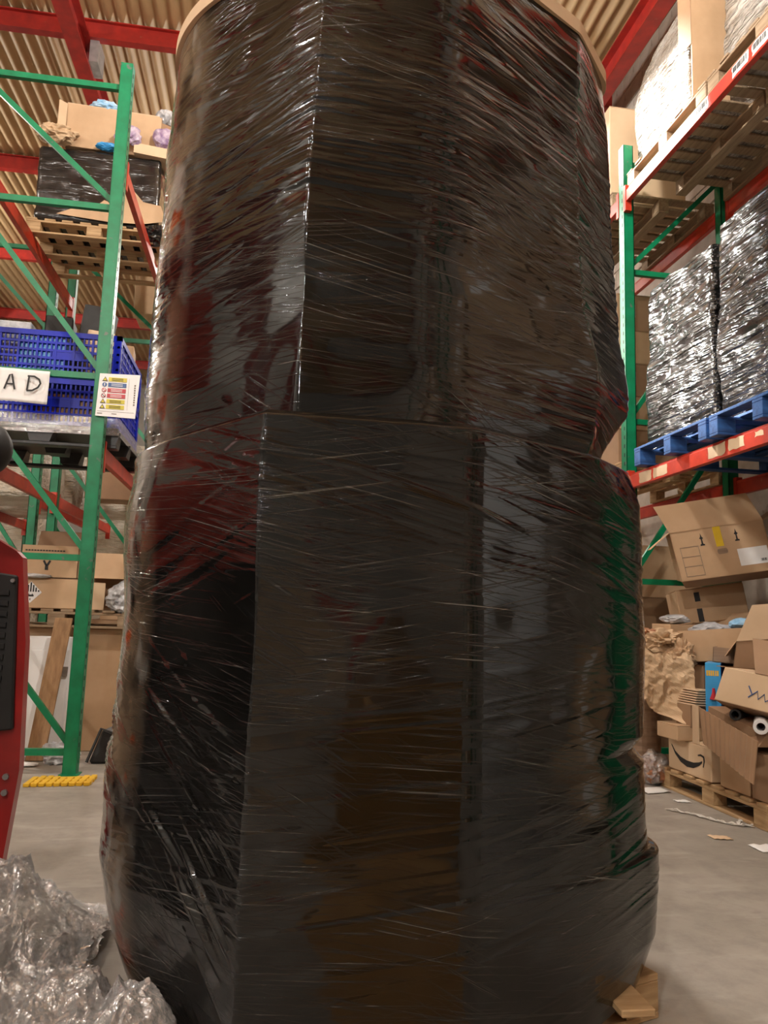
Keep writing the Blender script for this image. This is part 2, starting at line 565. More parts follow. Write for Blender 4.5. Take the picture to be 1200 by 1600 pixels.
def loft(name, mat, parent, rings, radii, counts, rows, seed, wraps, amp, sag):
    zs = np.array([r[0] for r in rings])
    pl = np.stack([ring_points(r[1], radii, counts) for r in rings])
    zz = np.linspace(zs[0], zs[-1], rows)
    npnt = pl.shape[1]
    P = np.zeros((rows, npnt, 3))
    for k in range(npnt):
        P[:, k, 0] = np.interp(zz, zs, pl[:, k, 0])
        P[:, k, 1] = np.interp(zz, zs, pl[:, k, 1])
    P[:, :, 2] = zz[:, None]
    mid = P[rows // 2, :, :2]
    seg = np.linalg.norm(np.diff(np.vstack([mid, mid[:1]]), axis=0), axis=1)
    u = np.concatenate([[0], np.cumsum(seg)[:-1]])
    tot = u[-1] + seg[-1]
    u0 = 0.5 * (u[0] + u[NF - 1])
    half = int(np.searchsorted(u, tot * 0.55))
    u = u - u0
    u[half:] -= tot
    U, V = np.meshgrid(u, zz)
    tx = np.roll(P, -1, 1) - np.roll(P, 1, 1)
    nrm = np.stack([tx[:, :, 1], -tx[:, :, 0], np.zeros_like(tx[:, :, 0])], -1)
    nrm /= np.linalg.norm(nrm, axis=2, keepdims=True) + 1e-9
    d = (vnoise(U * 3.1, V * 3.7, seed) - 0.5) * sag + (vnoise(U * 9, V * 13, seed + 1) - 0.5) * sag * 0.35
    for i, (tilt, zc, wd, wt) in enumerate(wraps):
        across = V + tilt * U
        band = np.exp(-((across - zc) / wd) ** 2) * wt
        lng = U - tilt * V
        fq = 26 if abs(tilt) > 0.3 else 55
        s = vnoise(lng * 1.6, across * fq, seed + 10 + i) + 0.55 * vnoise(lng * 2.3, across * fq * 2.1, seed + 40 + i)
        if abs(tilt) > 0.3:       # the steep wraps are pulled round the left side only
            band = band * np.clip(0.25 - U * 8, 0, 1)
        region = np.clip((vnoise(lng * 2.2, across * 3.0, seed + 70 + i) - 0.33) * 4, 0, 1)
        d += amp * band * region * np.clip(s - 0.80, 0, 1) * 2
    P += nrm * d[:, :, None]
    verts = P.reshape(-1, 3) - np.array(parent.location)
    idx = np.arange(rows * npnt).reshape(rows, npnt)
    a = idx[:-1, :]
    b2 = np.roll(idx, -1, 1)[:-1, :]
    c2 = np.roll(idx, -1, 1)[1:, :]
    d2 = idx[1:, :]
    F = np.stack([a, b2, c2, d2], -1).reshape(-1, 4)
    me = bpy.data.meshes.new(name)
    me.vertices.add(len(verts))
    me.vertices.foreach_set('co', verts.astype(np.float32).ravel())
    me.loops.add(F.size)
    me.loops.foreach_set('vertex_index', F.ravel().astype(np.int32))
    me.polygons.add(len(F))
    me.polygons.foreach_set('loop_start', np.arange(0, F.size, 4, dtype=np.int32))
    me.polygons.foreach_set('loop_total', np.full(len(F), 4, dtype=np.int32))
    me.update(calc_edges=True)
    ul = me.uv_layers.new(name='UVMap')
    col = np.arange(npnt)
    ue = np.concatenate([u, [u[0]]])
    ue[half] = u[half]
    UU = np.stack([np.broadcast_to(ue[col], (rows - 1, npnt)), np.broadcast_to(ue[col + 1], (rows - 1, npnt)),
                   np.broadcast_to(ue[col + 1], (rows - 1, npnt)), np.broadcast_to(ue[col], (rows - 1, npnt))], -1)
    VV = np.stack([np.broadcast_to(zz[:-1, None], (rows - 1, npnt))] * 2 + [np.broadcast_to(zz[1:, None], (rows - 1, npnt))] * 2, -1)
    ul.data.foreach_set('uv', np.stack([UU, VV], -1).astype(np.float32).ravel())
    me.materials.append(mat)
    me.shade_smooth()
    o = bpy.data.objects.new(name, me)
    COL.objects.link(o)
    o.parent = parent
    return o


def offs(anch, ds):
    c = np.array([0.42, 2.55])
    out = []
    for a, d in zip(anch, ds):
        a = np.array(a)
        v = a - c
        out.append(tuple(a + v / np.linalg.norm(v) * d))
    return out


# outlines, anticlockwise from the sharp front edge A: A B C1 C D E F G H I
LOW = [(-0.017, 1.80), (0.504, 1.812), (0.936, 2.036), (1.195, 2.30), (1.25, 2.80), (0.95, 3.25), (0.35, 3.38), (-0.15, 3.25), (-0.41, 2.98), (-0.450, 2.42)]
lower = thing('wrapped_bulk_load', 'lower tall load wrapped in glossy black stretch film, standing on a pallet', 'wrapped load', (0.42, 2.55, 0.1))
rings = [
    (0.10, offs(LOW, [0.00, 0.0, -0.01, 0.00, -0.03, -0.03, -0.03, -0.10, -0.12, -0.09])),
    (0.24, offs(LOW, [0.00, 0.0, 0.01, 0.055, 0, 0, 0, -0.03, -0.04, -0.02])),
    (0.42, offs(LOW, [0.00, 0.0, 0.01, 0.070, 0, 0, 0, 0, 0.02, 0.022])),
    (0.475, offs(LOW, [0.00, 0.0, 0.01, 0.068, 0, 0, 0, 0, 0.02, 0.020])),
    (0.487, offs(LOW, [0.00, 0.0, 0.0, 0.030, 0, 0, 0, 0, 0.015, 0.02])),
    (0.73, offs(LOW, [0.00, 0.0, 0.0, 0.022, 0, 0, 0, 0, 0.01, 0.02])),
    (0.77, offs(LOW, [0.00, -0.004, 0.0, -0.018, 0, 0, 0, 0, 0, 0.005])),
    (0.81, offs(LOW, [0.00, 0.0, 0.0, 0.022, 0, 0, 0, 0, 0, 0.005])),
    (1.15, offs(LOW, [0.00, 0.0, 0.0, 0.024, 0, 0, 0, 0, 0, 0.004])),
    (1.40, offs(LOW, [0.00, 0.0, 0.0, 0.020, 0, 0, 0, 0, 0.012, 0.022])),
    (1.52, offs(LOW, [0.00, 0.0, 0.0, 0.016, 0, 0, 0, 0, 0.0, 0.008])),
    (1.615, offs(LOW, [0.004, 0.004, 0.0, -0.015, -0.02, 0, 0, 0, 0, 0.0])),
    (1.632, offs(LOW, [-0.02, -0.02, -0.03, -0.05, -0.05, -0.03, -0.03, -0.03, -0.02, -0.02])),
    (1.640, offs(LOW, [-0.12, -0.12, -0.16, -0.2, -0.2, -0.12, -0.12, -0.12, -0.10, -0.10])),
]
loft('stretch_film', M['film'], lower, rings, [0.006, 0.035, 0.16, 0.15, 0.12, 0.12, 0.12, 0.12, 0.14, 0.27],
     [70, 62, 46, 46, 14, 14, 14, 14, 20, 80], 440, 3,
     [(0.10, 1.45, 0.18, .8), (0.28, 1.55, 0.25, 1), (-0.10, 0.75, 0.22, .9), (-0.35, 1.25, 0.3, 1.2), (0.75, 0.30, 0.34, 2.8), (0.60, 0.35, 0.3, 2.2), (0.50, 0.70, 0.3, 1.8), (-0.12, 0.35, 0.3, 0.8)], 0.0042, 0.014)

UPP = [(0.058, 1.84), (0.42, 1.858), (0.935, 2.125), (1.13, 2.36), (1.10, 2.90), (0.75, 3.25), (0.05, 3.30), (-0.38, 2.98), (-0.425, 2.41)]
upper = thing('wrapped_bulk_load', 'upper tall load wrapped in black stretch film, set on top of the lower one', 'wrapped load', (0.40, 2.55, 1.63))
def up(*d):
    return offs(UPP, d)
rings = [
    (1.632, up(0.0, 0.0, 0.00, -0.06, -0.04, 0, 0, 0, 0.0)),
    (1.70, up(0.0, 0.0, 0.02, -0.035, -0.02, 0, 0, 0, 0.01)),
    (1.83, up(0.0, 0.0, 0.03, 0.055, 0.03, 0, 0, 0, 0.02)),
    (1.92, up(0.0, 0.0, 0.03, 0.060, 0.03, 0, 0, 0, 0.01)),
    (2.10, up(0.0, 0.0, -0.02, 0.035, 0, 0, 0, 0, 0.005)),
    (2.30, up(-0.005, 0.0, -0.028, 0.020, 0, 0, 0, 0, 0.0)),
    (2.60, up(-0.030, 0.0, -0.028, 0.010, 0, 0, 0, 0, -0.005)),
    (2.90, up(-0.045, 0.0, -0.028, -0.005, 0, 0, 0, 0, -0.015)),
    (3.045, up(-0.05, 0.0, -0.03, -0.02, 0, 0, 0, 0, -0.02)),
]
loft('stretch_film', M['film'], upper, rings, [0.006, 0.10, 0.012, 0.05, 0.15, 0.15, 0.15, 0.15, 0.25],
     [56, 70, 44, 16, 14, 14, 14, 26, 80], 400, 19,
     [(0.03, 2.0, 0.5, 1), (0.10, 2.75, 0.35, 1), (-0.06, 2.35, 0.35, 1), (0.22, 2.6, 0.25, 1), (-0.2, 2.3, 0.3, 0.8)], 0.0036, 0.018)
top = np.array(ring_points(up(-0.035, 0.012, -0.018, -0.008, 0, 0, 0, 0, -0.008), [0.006, 0.10, 0.012, 0.05, 0.15, 0.15, 0.15, 0.15, 0.25], [4] * 9))
mb = MB().prism([tuple(p) for p in top], (0, 0, 3.03), (1, 0, 0), (0, 1, 0), 0.045)
mb.build('cardboard_lid', M['card2'], upper)

# ------------------------------------------------------------------ pallets (1.2 x 1.0 x 0.144), origin at floor centre
def make_pallet(mat, loc, rz, label, group=None):
    t = thing('wooden_pallet', label, 'pallet', loc, rz, group)
    tb = MB().box((0, 0, 0), (0.095, 1.0, 0.02)).build('top_board', mat, t, bevel=0.003, world=False)
    for i in range(8):
        x = -0.5525 + i * 1.105 / 7
        if i == 0:
            tb.location = (x, 0, 0.134)
        else:
            inst(tb, t, (x, random.uniform(-.006, .006), 0.134), (0, 0, random.uniform(-.008, .008)))
    sb = MB().box((0, 0, 0), (1.2, 0.095, 0.02)).build('stringer_board', mat, t, bevel=0.003, world=False)
    bb = MB().box((0, 0, 0), (1.2, 0.095, 0.018)).build('bottom_board', mat, t, bevel=0.003, world=False)
    bk = MB().box((0, 0, 0), (0.13, 0.095, 0.086)).build('block', mat, t, bevel=0.003, world=False)
    for i, y in enumerate((-0.45, 0, 0.45)):
        if i == 0:
            sb.location = (0, y, 0.114)
            bb.location = (0, y, 0.009)
        else:
            inst(sb, t, (0, y, 0.114))
            inst(bb, t, (0, y, 0.009))
        for j, x in enumerate((-0.535, 0, 0.535)):
            if i == 0 and j == 0:
                bk.location = (x, y, 0.061)
            else:
                inst(bk, t, (x, y, 0.061))
    return t


PAL = make_pallet(M['wood'], (0.48, 2.54, 0), math.radians(20), 'wooden pallet under the black wrapped stack, one splintered corner showing at the bottom')
PALG = make_pallet(M['woodg'], (3.42, 5.215, 4.852), PI / 2, 'greyed wooden pallet on the top right beam, at the far end')
PALB = make_pallet(M['bluewood'], (3.42, 5.05, 2.362), 0, 'blue painted pallet on the lower right beam, at the far end beside the upright')
# splintered ends beside the stack's corner
sp = MB()
sp.frombasis((1.13, 2.215, 0.115), (0.10, 0.03, 0.012), (-0.012, 0.03, 0.0), (0.0, 0, 0.022))
sp.frombasis((1.09, 2.195, 0.03), (0.09, 0.02, 0.006), (-0.02, 0.03, 0.0), (0.0, 0, 0.02))
sp.build('splinter', M['wood'], PAL)
PAL.children[-1].matrix_parent_inverse = Matrix.Rotation(-math.radians(20), 4, 'Z')


# ------------------------------------------------------------------ racking
def rack(label, loc):
    return thing('pallet_rack', label, 'pallet rack', loc)


def rack_frame(t, xf, xb, y, h, zs, flip):
    for x in (xf, xb):
        s = 1 if x == max(xf, xb) else -1
        mb = MB()
        mb.box((x - s * 0.045, y - 0.042, h / 2), (0.09, 0.006, h))
        mb.box((x - s * 0.003, y, h / 2), (0.006, 0.09, h))
        mb.box((x - s * 0.087, y, h / 2), (0.006, 0.09, h))
        mb.box((x - s * 0.012, y + 0.042, h / 2), (0.024, 0.006, h))
        mb.box((x - s * 0.078, y + 0.042, h / 2), (0.024, 0.006, h))
        u = mb.build('upright', M['green'], t)
        k = MB()
        z = 0.2
        while z < h - 0.05:
            k.box((x + s * 0.0005, y - 0.012, z), (0.003, 0.012, 0.03))
            z += 0.075
        sr = k.build('slot_row', M['dark'], t, kind='stuff')
        sr.parent = u
        MB().box((x - s * 0.045, y, 0.004), (0.13, 0.12, 0.008)).build('foot_plate', M['green'], t)
    lo_, hi_ = min(xf, xb) + 0.08, max(xf, xb) - 0.08
    for z in zs:
        MB().bar((lo_, y, z), (hi_, y, z), 0.04, 0.045).build('brace', M['green'], t)
    for a, b2 in zip(zs[:-1], zs[1:]):
        x0, x1 = (lo_, hi_) if flip else (hi_, lo_)
        MB().bar((x0, y + 0.012, b2 - 0.05), (x1, y + 0.012, a + 0.06), 0.03, 0.04).build('diagonal_brace', M['green'], t)


def rack_beam(t, x, y0, y1, ztop, face):
    s = face
    mb = MB()
    mb.span((x, y0, ztop - 0.12), (x - s * 0.045, y1, ztop - 0.02))
    mb.span((x - s * 0.012, y0, ztop - 0.02), (x - s * 0.045, y1, ztop))
    o = mb.build('beam', M['beamred'], t, bevel=0.003)
    for y in (y0 - 0.003, y1 + 0.003):
        MB().span((x + s * 0.006, y - 0.02, ztop - 0.20), (x - s * 0.05, y + 0.02, ztop + 0.03)).build('end_connector', M['beamred'], t).parent = o
    return o


ZL = [0.15, 1.485, 2.815, 4.13, 5.118]
RKL = rack('green and red pallet rack on the left carrying the two white signs', (-1.7, 5.72, 0))
rack_frame(RKL, -1.2, -2.34, 5.72, 5.31, ZL, True)
rack_frame(RKL, -1.2, -2.34, 8.7, 5.31, ZL, True)
for z in (2.32, 4.52):
    for x, s2 in ((-1.2, 1), (-2.3, -1)):
        rack_beam(RKL, x, 5.79, 8.63, z, s2)
for x, s2 in ((-1.2, 1), (-2.3, -1)):
    rack_beam(RKL, x, 8.77, 11.6, 2.32, s2)
RKB = rack('pallet rack of the row behind, nearly hidden at left, holding clear wrapped goods', (-3.0, 8.7, 0))
rack_frame(RKB, -2.45, -3.45, 8.7, 5.31, ZL, True)
rack_frame(RKB, -2.45, -3.45, 11.67, 5.31, ZL, True)
for x, s2 in ((-2.45, 1), (-3.45, -1)):
    rack_beam(RKB, x, 8.77, 11.6, 2.32, s2)
RKR = rack('long green and red pallet rack on the right, beside and beyond the black wrapped stack', (3.4, 5.88, 0))
for y in (5.88, 8.87, 2.45, -0.95, -4.35):
    rack_frame(RKR, 2.9, 3.9, y, 5.28, ZL, False)
BR = {}
for (y0, y1) in ((2.52, 5.81), (5.95, 8.8), (-0.88, 2.38), (-4.28, -1.02)):
    for z in (4.85, 2.352):
        BR[(y0, z)] = rack_beam(RKR, 2.9, y0, y1, z, -1)
        rack_beam(RKR, 3.9, y0, y1, z, 1)
BR3, BR2 = BR[(2.52, 4.85)], BR[(2.52, 2.352)]


def label_patch(parent, x, y0, y1, z0, z1, mat, name='paper_label', seed=0):
    rnd = random.Random(seed)
    pts = []
    for (ya, za, yb, zb) in ((y0, z0, y1, z0), (y1, z0, y1, z1), (y1, z1, y0, z1), (y0, z1, y0, z0)):
        for k in range(4):
            t = k / 4
            pts.append((ya + (yb - ya) * t + rnd.uniform(-.007, .007), za + (zb - za) * t + rnd.uniform(-.005, .005)))
    o = MB().prism(pts, (x, 0, 0), (0, 1, 0), (0, 0, 1), 0.0012).build(name, mat, RKR)
    o.parent = parent
    return o

for i, (y1, y0, z0, z1) in enumerate(((5.62, 5.43, 2.245, 2.325), (5.40, 5.20, 2.250, 2.325), (4.66, 4.47, 2.25, 2.33), (4.43, 4.27, 2.26, 2.33), (4.16, 4.08, 2.29, 2.32))):
    label_patch(BR2, 2.8985, y0, y1, z0, z1, M['card2'], 'torn_label', i)
for i, (y1, y0) in enumerate(((4.27, 4.10), (4.06, 3.90), (4.72, 4.55))):
    lb = label_patch(BR3, 2.8985, y0, y1, 4.745, 4.825, M['sheet'], 'location_label', 20 + i)
    mb = MB()
    rr = random.Random(i)
    y = y0 + 0.015
    while y < y1 - 0.02:
        w = rr.choice((0.003, 0.006, 0.009))
        mb.span((2.8965, y, 4.775), (2.8975, y + w, 4.815))
        y += w + rr.choice((0.004, 0.007))
    mb.build('bar_code', M['ink'], RKR, kind='stuff').parent = BR3


# ------------------------------------------------------------------ cartons
def carton(name, label, cat, loc, dims, rot=0.0, mat='card', tape=True, flaps=True, sticker=None, group=None, world=False):
    """closed carton standing on loc, two top flaps meeting under a strip of tape"""
    t = thing(name, label, cat, loc, rot, group)
    w, d, h = dims
    MB().box((0, 0, h / 2 - 0.002), (w, d, h - 0.004)).build('body', M[mat], t, bevel=min(0.006, w * 0.02), world=False)
    if flaps:
        for s in (-1, 1):
            MB().box((0, s * (d / 4 + 0.001), h - 0.002), (w - 0.004, d / 2 - 0.004, 0.004)).build('flap', M[mat], t, world=False)
    if tape:
        mb = MB().box((0, 0, h + 0.0006), (w + 0.002, 0.05, 0.0012))
        for s in (-1, 1):
            mb.box((s * (w / 2 + 0.0006), 0, h - 0.05), (0.0012, 0.05, 0.10))
        mb.build('tape', M['tape'], t, world=False)
    if sticker:
        for (side, cx, cz, sw, sh, mt) in sticker:
            mb = MB()
            if side == 'front':
                mb.box((cx, -d / 2 - 0.0008, cz), (sw, 0.0016, sh))
            elif side == 'left':
                mb.box((-w / 2 - 0.0008, cx, cz), (0.0016, sw, sh))
            else:
                mb.box((w / 2 + 0.0008, cx, cz), (0.0016, sw, sh))
            mb.build('label', M[mt], t, world=False)
    return t


def panel_box(name, label, cat, o, u, v, w, mat='card', th=0.005, bottom=True):
    """open box from its basis: o corner, u width, v depth, w height; walls with thickness, no lid"""
    o, u, v, w = map(Vector, (o, u, v, w))
    t = thing(name, label, cat, o)
    un, vn, wn = u.normalized() * th, v.normalized() * th, w.normalized() * th
    mb = MB()
    mb.frombasis(o, u, vn, w).frombasis(o + v - vn, u, vn, w).frombasis(o, un, v, w).frombasis(o + u - un, un, v, w)
    if bottom:
        mb.frombasis(o, u, v, wn)
    mb.build('body', M[mat], t)
    return t


def flap(parent, a, b, d, mat='card', th=0.005, name='flap'):
    """flap hinged on edge a-b reaching along d"""
    a, b, d = Vector(a), Vector(b), Vector(d)
    n = (b - a).cross(d).normalized() * th
    return MB().frombasis(a, b - a, d, n).build(name, M[mat], parent)


def crumple(name, mat, parent, c, size, seed, amp=0.25, freq=5.0, sub=4, world=True, smooth=False):
    """crumpled lump: creased ellipsoid"""
    bm = bmesh.new()
    bmesh.ops.create_icosphere(bm, subdivisions=sub, radius=1.0)
    for v in bm.verts:
        p = v.co.copy()
        q = p * freq * 0.35 + Vector((seed * 3.1, seed * 1.7, 0))
        n1 = noise.ridged_multi_fractal(q, 0.9, 2.1, 4, 1.0, 2.0) - 1.0
        n2 = noise.noise(q * 0.6)
        n3 = noise.cell(p * 4.5 + Vector((seed, 0, 0))) - 0.5
        n4 = noise.ridged_multi_fractal(p * 2.6 + Vector((seed, 2, 5)), 0.7, 2.0, 3, 1.0, 2.0) - 1
        v.co = p * (1 + amp * 0.35 * n1 + amp * n2 + amp * 0.30 * n4 + (0 if smooth else amp * 0.22 * n3))
        v.co = Vector((v.co.x * size[0], v.co.y * size[1], v.co.z * size[2]))
    off = parent.location if (parent is not None and world) else Vector((0, 0, 0))
    bmesh.ops.translate(bm, verts=bm.verts, vec=Vector(c) - off)
    me = bpy.data.meshes.new(name)
    bm.to_mesh(me)
    bm.free()
    me.materials.append(mat)
    if smooth:
        me.shade_smooth()
    o = bpy.data.objects.new(name, me)
    COL.objects.link(o)
    if parent is not None:
        o.parent = parent
    return o


def lump(name, label, cat, mat, c, size, seed, **kw):
    o = crumple(name, M[mat], None, (0, 0, 0), size, seed, **kw)
    o.location = c
    return tag(o, label, cat)


def sheet(name, mat, parent, f, nu, nv, th=0.002, smooth=True):
    """grid surface f(s,t)->point, with thickness"""
    mb = MB()
    for i in range(nu + 1):
        for j in range(nv + 1):
            mb.v.append(Vector(f(i / nu, j / nv)))
    k = nv + 1
    for i in range(nu):
        for j in range(nv):
            mb.f.append((i * k + j, (i + 1) * k + j, (i + 1) * k + j + 1, i * k + j + 1))
    o = mb.build(name, mat, parent, smooth=smooth)
    if th:
        md = o.modifiers.new('thickness', 'SOLIDIFY')
        md.thickness = th
        md.offset = 0
    return o


def wrapped_block(name, label, mat, c0, c1, seed, taper=0.0, amp=0.02, freq=(7, 7, 7), res=26, rad=0.05, top_round=0.0, group=None, extra=None):
    """load of goods wound in film: rounded box with sagging, wrinkled faces"""
    c0, c1 = Vector(c0), Vector(c1)
    t = thing(name, label, 'wrapped load', ((c0.x + c1.x) / 2, (c0.y + c1.y) / 2, c0.z), 0, group)
    h = (c1 - c0) / 2
    bm = bmesh.new()
    bmesh.ops.create_cube(bm, size=2)
    bmesh.ops.subdivide_edges(bm, edges=bm.edges[:], cuts=res, use_grid_fill=True)
    for v in bm.verts:
        p = v.co.copy()
        q = Vector((p.x * h.x, p.y * h.y, p.z * h.z))
        inn = Vector((max(-h.x + rad, min(h.x - rad, q.x)), max(-h.y + rad, min(h.y - rad, q.y)), max(-h.z + rad, min(h.z - rad, q.z))))
        d = q - inn
        n = d.normalized() if d.length > 1e-6 else Vector((0, 0, 1))
        q = inn + n * rad
        zt = (q.z + h.z) / (2 * h.z)
        k = 1 - taper * zt - top_round * max(0, zt - 0.35) ** 2 * 2
        q.x *= k
        q.y *= k
        w = Vector((q.x * freq[0] + seed, q.y * freq[1] - seed, q.z * freq[2]))
        a = noise.ridged_multi_fractal(w, 0.9, 2.2, 3, 1.0, 2.0) - 1
        b2 = noise.noise(q * 2.2 + Vector((seed, 0, seed)))
        v.co = q + n * (amp * 0.6 * a + amp * 1.2 * b2 - amp * 0.9)
        if zt < 0.02:
            v.co.z = -h.z
    bmesh.ops.translate(bm, verts=bm.verts, vec=Vector((0, 0, h.z)))
    me = bpy.data.meshes.new('stretch_film')
    bm.to_mesh(me)
    bm.free()
    me.materials.append(mat)
    me.shade_smooth()
    o = bpy.data.objects.new('stretch_film', me)
    COL.objects.link(o)
    o.parent = t
    return t


# ---------------- right rack, top level
wrapped_block('wrapped_load', 'sunlit white load in clear film on the top right beam', M['whitefilm'], (2.97, 4.90, 4.998), (3.85, 5.82, 6.55), 3, taper=0.06, top_round=1.15, amp=0.022, freq=(3, 9, 12))
t = thing('flattened_carton', 'tall brown cardboard sheet slotted between the two white wrapped loads at top right', 'cardboard', (2.95, 4.82, 4.998))
MB().span((2.95, 4.82, 4.998), (3.25, 4.832, 6.2)).build('panel', M['card'], t)
flap(t, (2.95, 4.82, 5.45), (2.95, 4.82, 6.2), (-0.015, 0.15, 0.0), 'card3')
dup(PALG, (3.42, 3.99, 4.852), PI / 2, 'greyed wooden pallet on the top right beam, nearer one with the glossy clear wrapped goods')
wrapped_block('wrapped_load', 'pale goods in glossy clear film in the top right corner', M['whitefilm'], (2.98, 3.44, 4.998), (3.85, 4.56, 6.3), 9, taper=0.06, top_round=0.12, amp=0.03, freq=(3, 9, 12))
# ---------------- right rack, middle level
wrapped_block('wrapped_load', 'black wrapped load on the lower right beam, the far one glaring in the sun', M['loadfilm'], (2.94, 4.66, 2.507), (3.92, 5.64, 3.86), 5, taper=0.015, top_round=0.06, amp=0.024, freq=(3, 5, 11), res=40)
wrapped_block('wrapped_load', 'black wrapped load on the lower right beam, cut off at the right edge', M['loadfilm'], (2.95, 3.58, 2.507), (3.92, 4.655, 3.93), 8, taper=0.01, top_round=0.03, amp=0.022, freq=(3, 5, 11), res=40)
dup(PALB, (3.42, 4.02, 2.362), 0, 'blue painted pallet on the lower right beam, cut by the right edge of the picture')
# cartons of the next bay, in the gap beside the stack
make_pallet(M['wood'], (3.42, 6.6, 2.352), PI / 2, 'wooden pallet under the column of brown cartons beyond the right green frame')
z = 2.496
desc = ['lowest of the column of brown cartons beyond the right green frame', 'second from the bottom of the carton column beyond the right green frame',
        'white labelled carton in the column beyond the right green frame', 'carton above the white labelled one beyond the right green frame', 'topmost carton of the column beyond the right green frame']
for i, hgt in enumerate((0.33, 0.30, 0.30, 0.30, 0.34)):
    carton('carton', desc[i], 'carton', (3.30 - 0.02 * (i % 2), 6.45, z), (0.62, 0.55, hgt), 0, 'card' if i % 2 else 'card3',
           sticker=[('front', -0.2, hgt * 0.55, 0.13, 0.12, 'sheet')] if i in (2, 4) else None)
    z += hgt + 0.002
carton('carton', 'tall tan carton at wall height beyond the sunlit white load', 'carton', (3.35, 6.70, 4.998), (0.75, 0.9, 0.95), 0, 'card2', tape=False)
make_pallet(M['woodg'], (3.42, 6.7, 4.852), PI / 2, 'old pallet under the tall tan carton beyond the sunlit load')

# ---------------- right rack, floor level: the heap of rubbish cartons
make_pallet(M['wood'], (3.38, 4.74, 0), PI / 2, 'worn wooden pallet on the floor at right under the heap of boxes')
t = carton('parcel_box', 'small brown box printed with a black smile arrow, on the floor pallet at right', 'box', (3.20, 4.985, 0.146), (0.60, 0.53, 0.22), 0, 'card2', tape=False)
mb = MB()
pts = [(0.215, 0.165), (0.17, 0.118), (0.10, 0.083), (0.02, 0.068), (-0.06, 0.072), (-0.13, 0.093), (-0.165, 0.112)]
wd = [0.004, 0.010, 0.017, 0.021, 0.018, 0.011, 0.006]
poly = [(-p[0], p[1] + w2) for p, w2 in zip(pts, wd)] + [(-p[0], p[1] - w2) for p, w2 in reversed(list(zip(pts, wd)))]
# the sign on the aisle face (normal -X): u = -Y so the smile runs from far to near
mb.prism([(p[0], p[1]) for p in poly], (-0.3012, 0, 0), (0, -1, 0), (0, 0, 1), 0.0012)
mb.prism([(0.115, 0.150), (0.150, 0.160), (0.190, 0.152), (0.196, 0.120), (0.182, 0.080), (0.172, 0.080), (0.183, 0.118), (0.178, 0.141), (0.150, 0.147), (0.118, 0.142)], (-0.3012, 0, 0), (0, -1, 0), (0, 0, 1), 0.0012)
mb.build('arrow_print', M['ink'], t, world=False)
carton('carton', 'plain brown carton on the floor pallet beside the smile arrow box', 'carton', (3.18, 4.49, 0.146), (0.54, 0.30, 0.265), 0, 'card', tape=False)
carton('carton', 'dark brown carton at the near end of the floor pallet', 'carton', (3.18, 4.20, 0.146), (0.54, 0.24, 0.27), 0, 'card3', tape=False)
carton('carton', 'low brown carton lying across the smile arrow box', 'carton', (3.06, 5.10, 0.369), (0.52, 0.25, 0.10), 0.05, 'card', tape=False)
# torn corrugated box with a hanging wall
t = thing('torn_box', 'torn corrugated box with its ribbed wall hanging out over the floor pallet', 'box', (2.9, 4.4, 0.43))
MB().hexa([(2.83, 4.62, 0.42), (2.87, 4.18, 0.46), (3.4, 4.2, 0.46), (3.4, 4.62, 0.42), (2.83, 4.62, 0.64), (2.92, 4.18, 0.53), (3.4, 4.2, 0.53), (3.4, 4.62, 0.64)]).build('body', M['card3'], t)
mb = MB()
n = 22
a0, a1, b0, b1 = Vector((2.765, 4.62, 0.635)), Vector((2.835, 4.14, 0.50)), Vector((2.775, 4.60, 0.415)), Vector((2.80, 4.14, 0.262))
for i in range(n + 1):
    s = i / n
    off = Vector((-0.006 if i % 2 else 0.0, 0, 0))
    top_, bot = a0.lerp(a1, s) + off, b0.lerp(b1, s) + off
    mb.v += [top_, bot, top_ + Vector((0.006, 0, 0)), bot + Vector((0.006, 0, 0))]
for i in range(n):
    q = 4 * i
    mb.f += [(q, q + 4, q + 5, q + 1), (q + 2, q + 3, q + 7, q + 6), (q, q + 2, q + 6, q + 4), (q + 1, q + 5, q + 7, q + 3)]
mb.f += [(0, 1, 3, 2), (4 * n, 4 * n + 2, 4 * n + 3, 4 * n + 1)]
mb.build('ribbed_wall', M['card3'], t)
flap(t, (2.765, 4.62, 0.64), (2.80, 4.75, 0.63), (0.01, 0.02, -0.24), 'card2')
# tubes
t = thing('cardboard_tube', 'white cardboard tube end poking out from under the tilted box at right', 'tube', (2.9, 4.2, 0.58))
def ringtube(mb, a, b, r, th):
    a, b = Vector(a), Vector(b)
    d = (b - a).normalized()
    e = d.orthogonal().normalized()
    f2 = d.cross(e)
    n = 20
    base = len(mb.v)
    for p, q in ((a, r), (b, r), (b, r - th), (a, r - th)):
        for k in range(n):
            an = 2 * PI * k / n
            mb.v.append(p + q * (math.cos(an) * e + math.sin(an) * f2))
    for s in range(4):
        for k in range(n):
            k2 = (k + 1) % n
            s2 = (s + 1) % 4
            mb.f.append((base + s * n + k, base + s * n + k2, base + s2 * n + k2, base + s2 * n + k))
    return mb
ringtube(MB(), (2.88, 4.17, 0.575), (3.15, 4.55, 0.585), 0.042, 0.018).build('tube_wall', M['white'], t, smooth=False)
t = thing('cardboard_tube', 'second white tube with a black end, behind the first under the tilted box', 'tube', (2.88, 4.42, 0.60))
ringtube(MB(), (2.87, 4.40, 0.615), (3.1, 4.60, 0.60), 0.034, 0.012).build('tube_wall', M['black'], t)
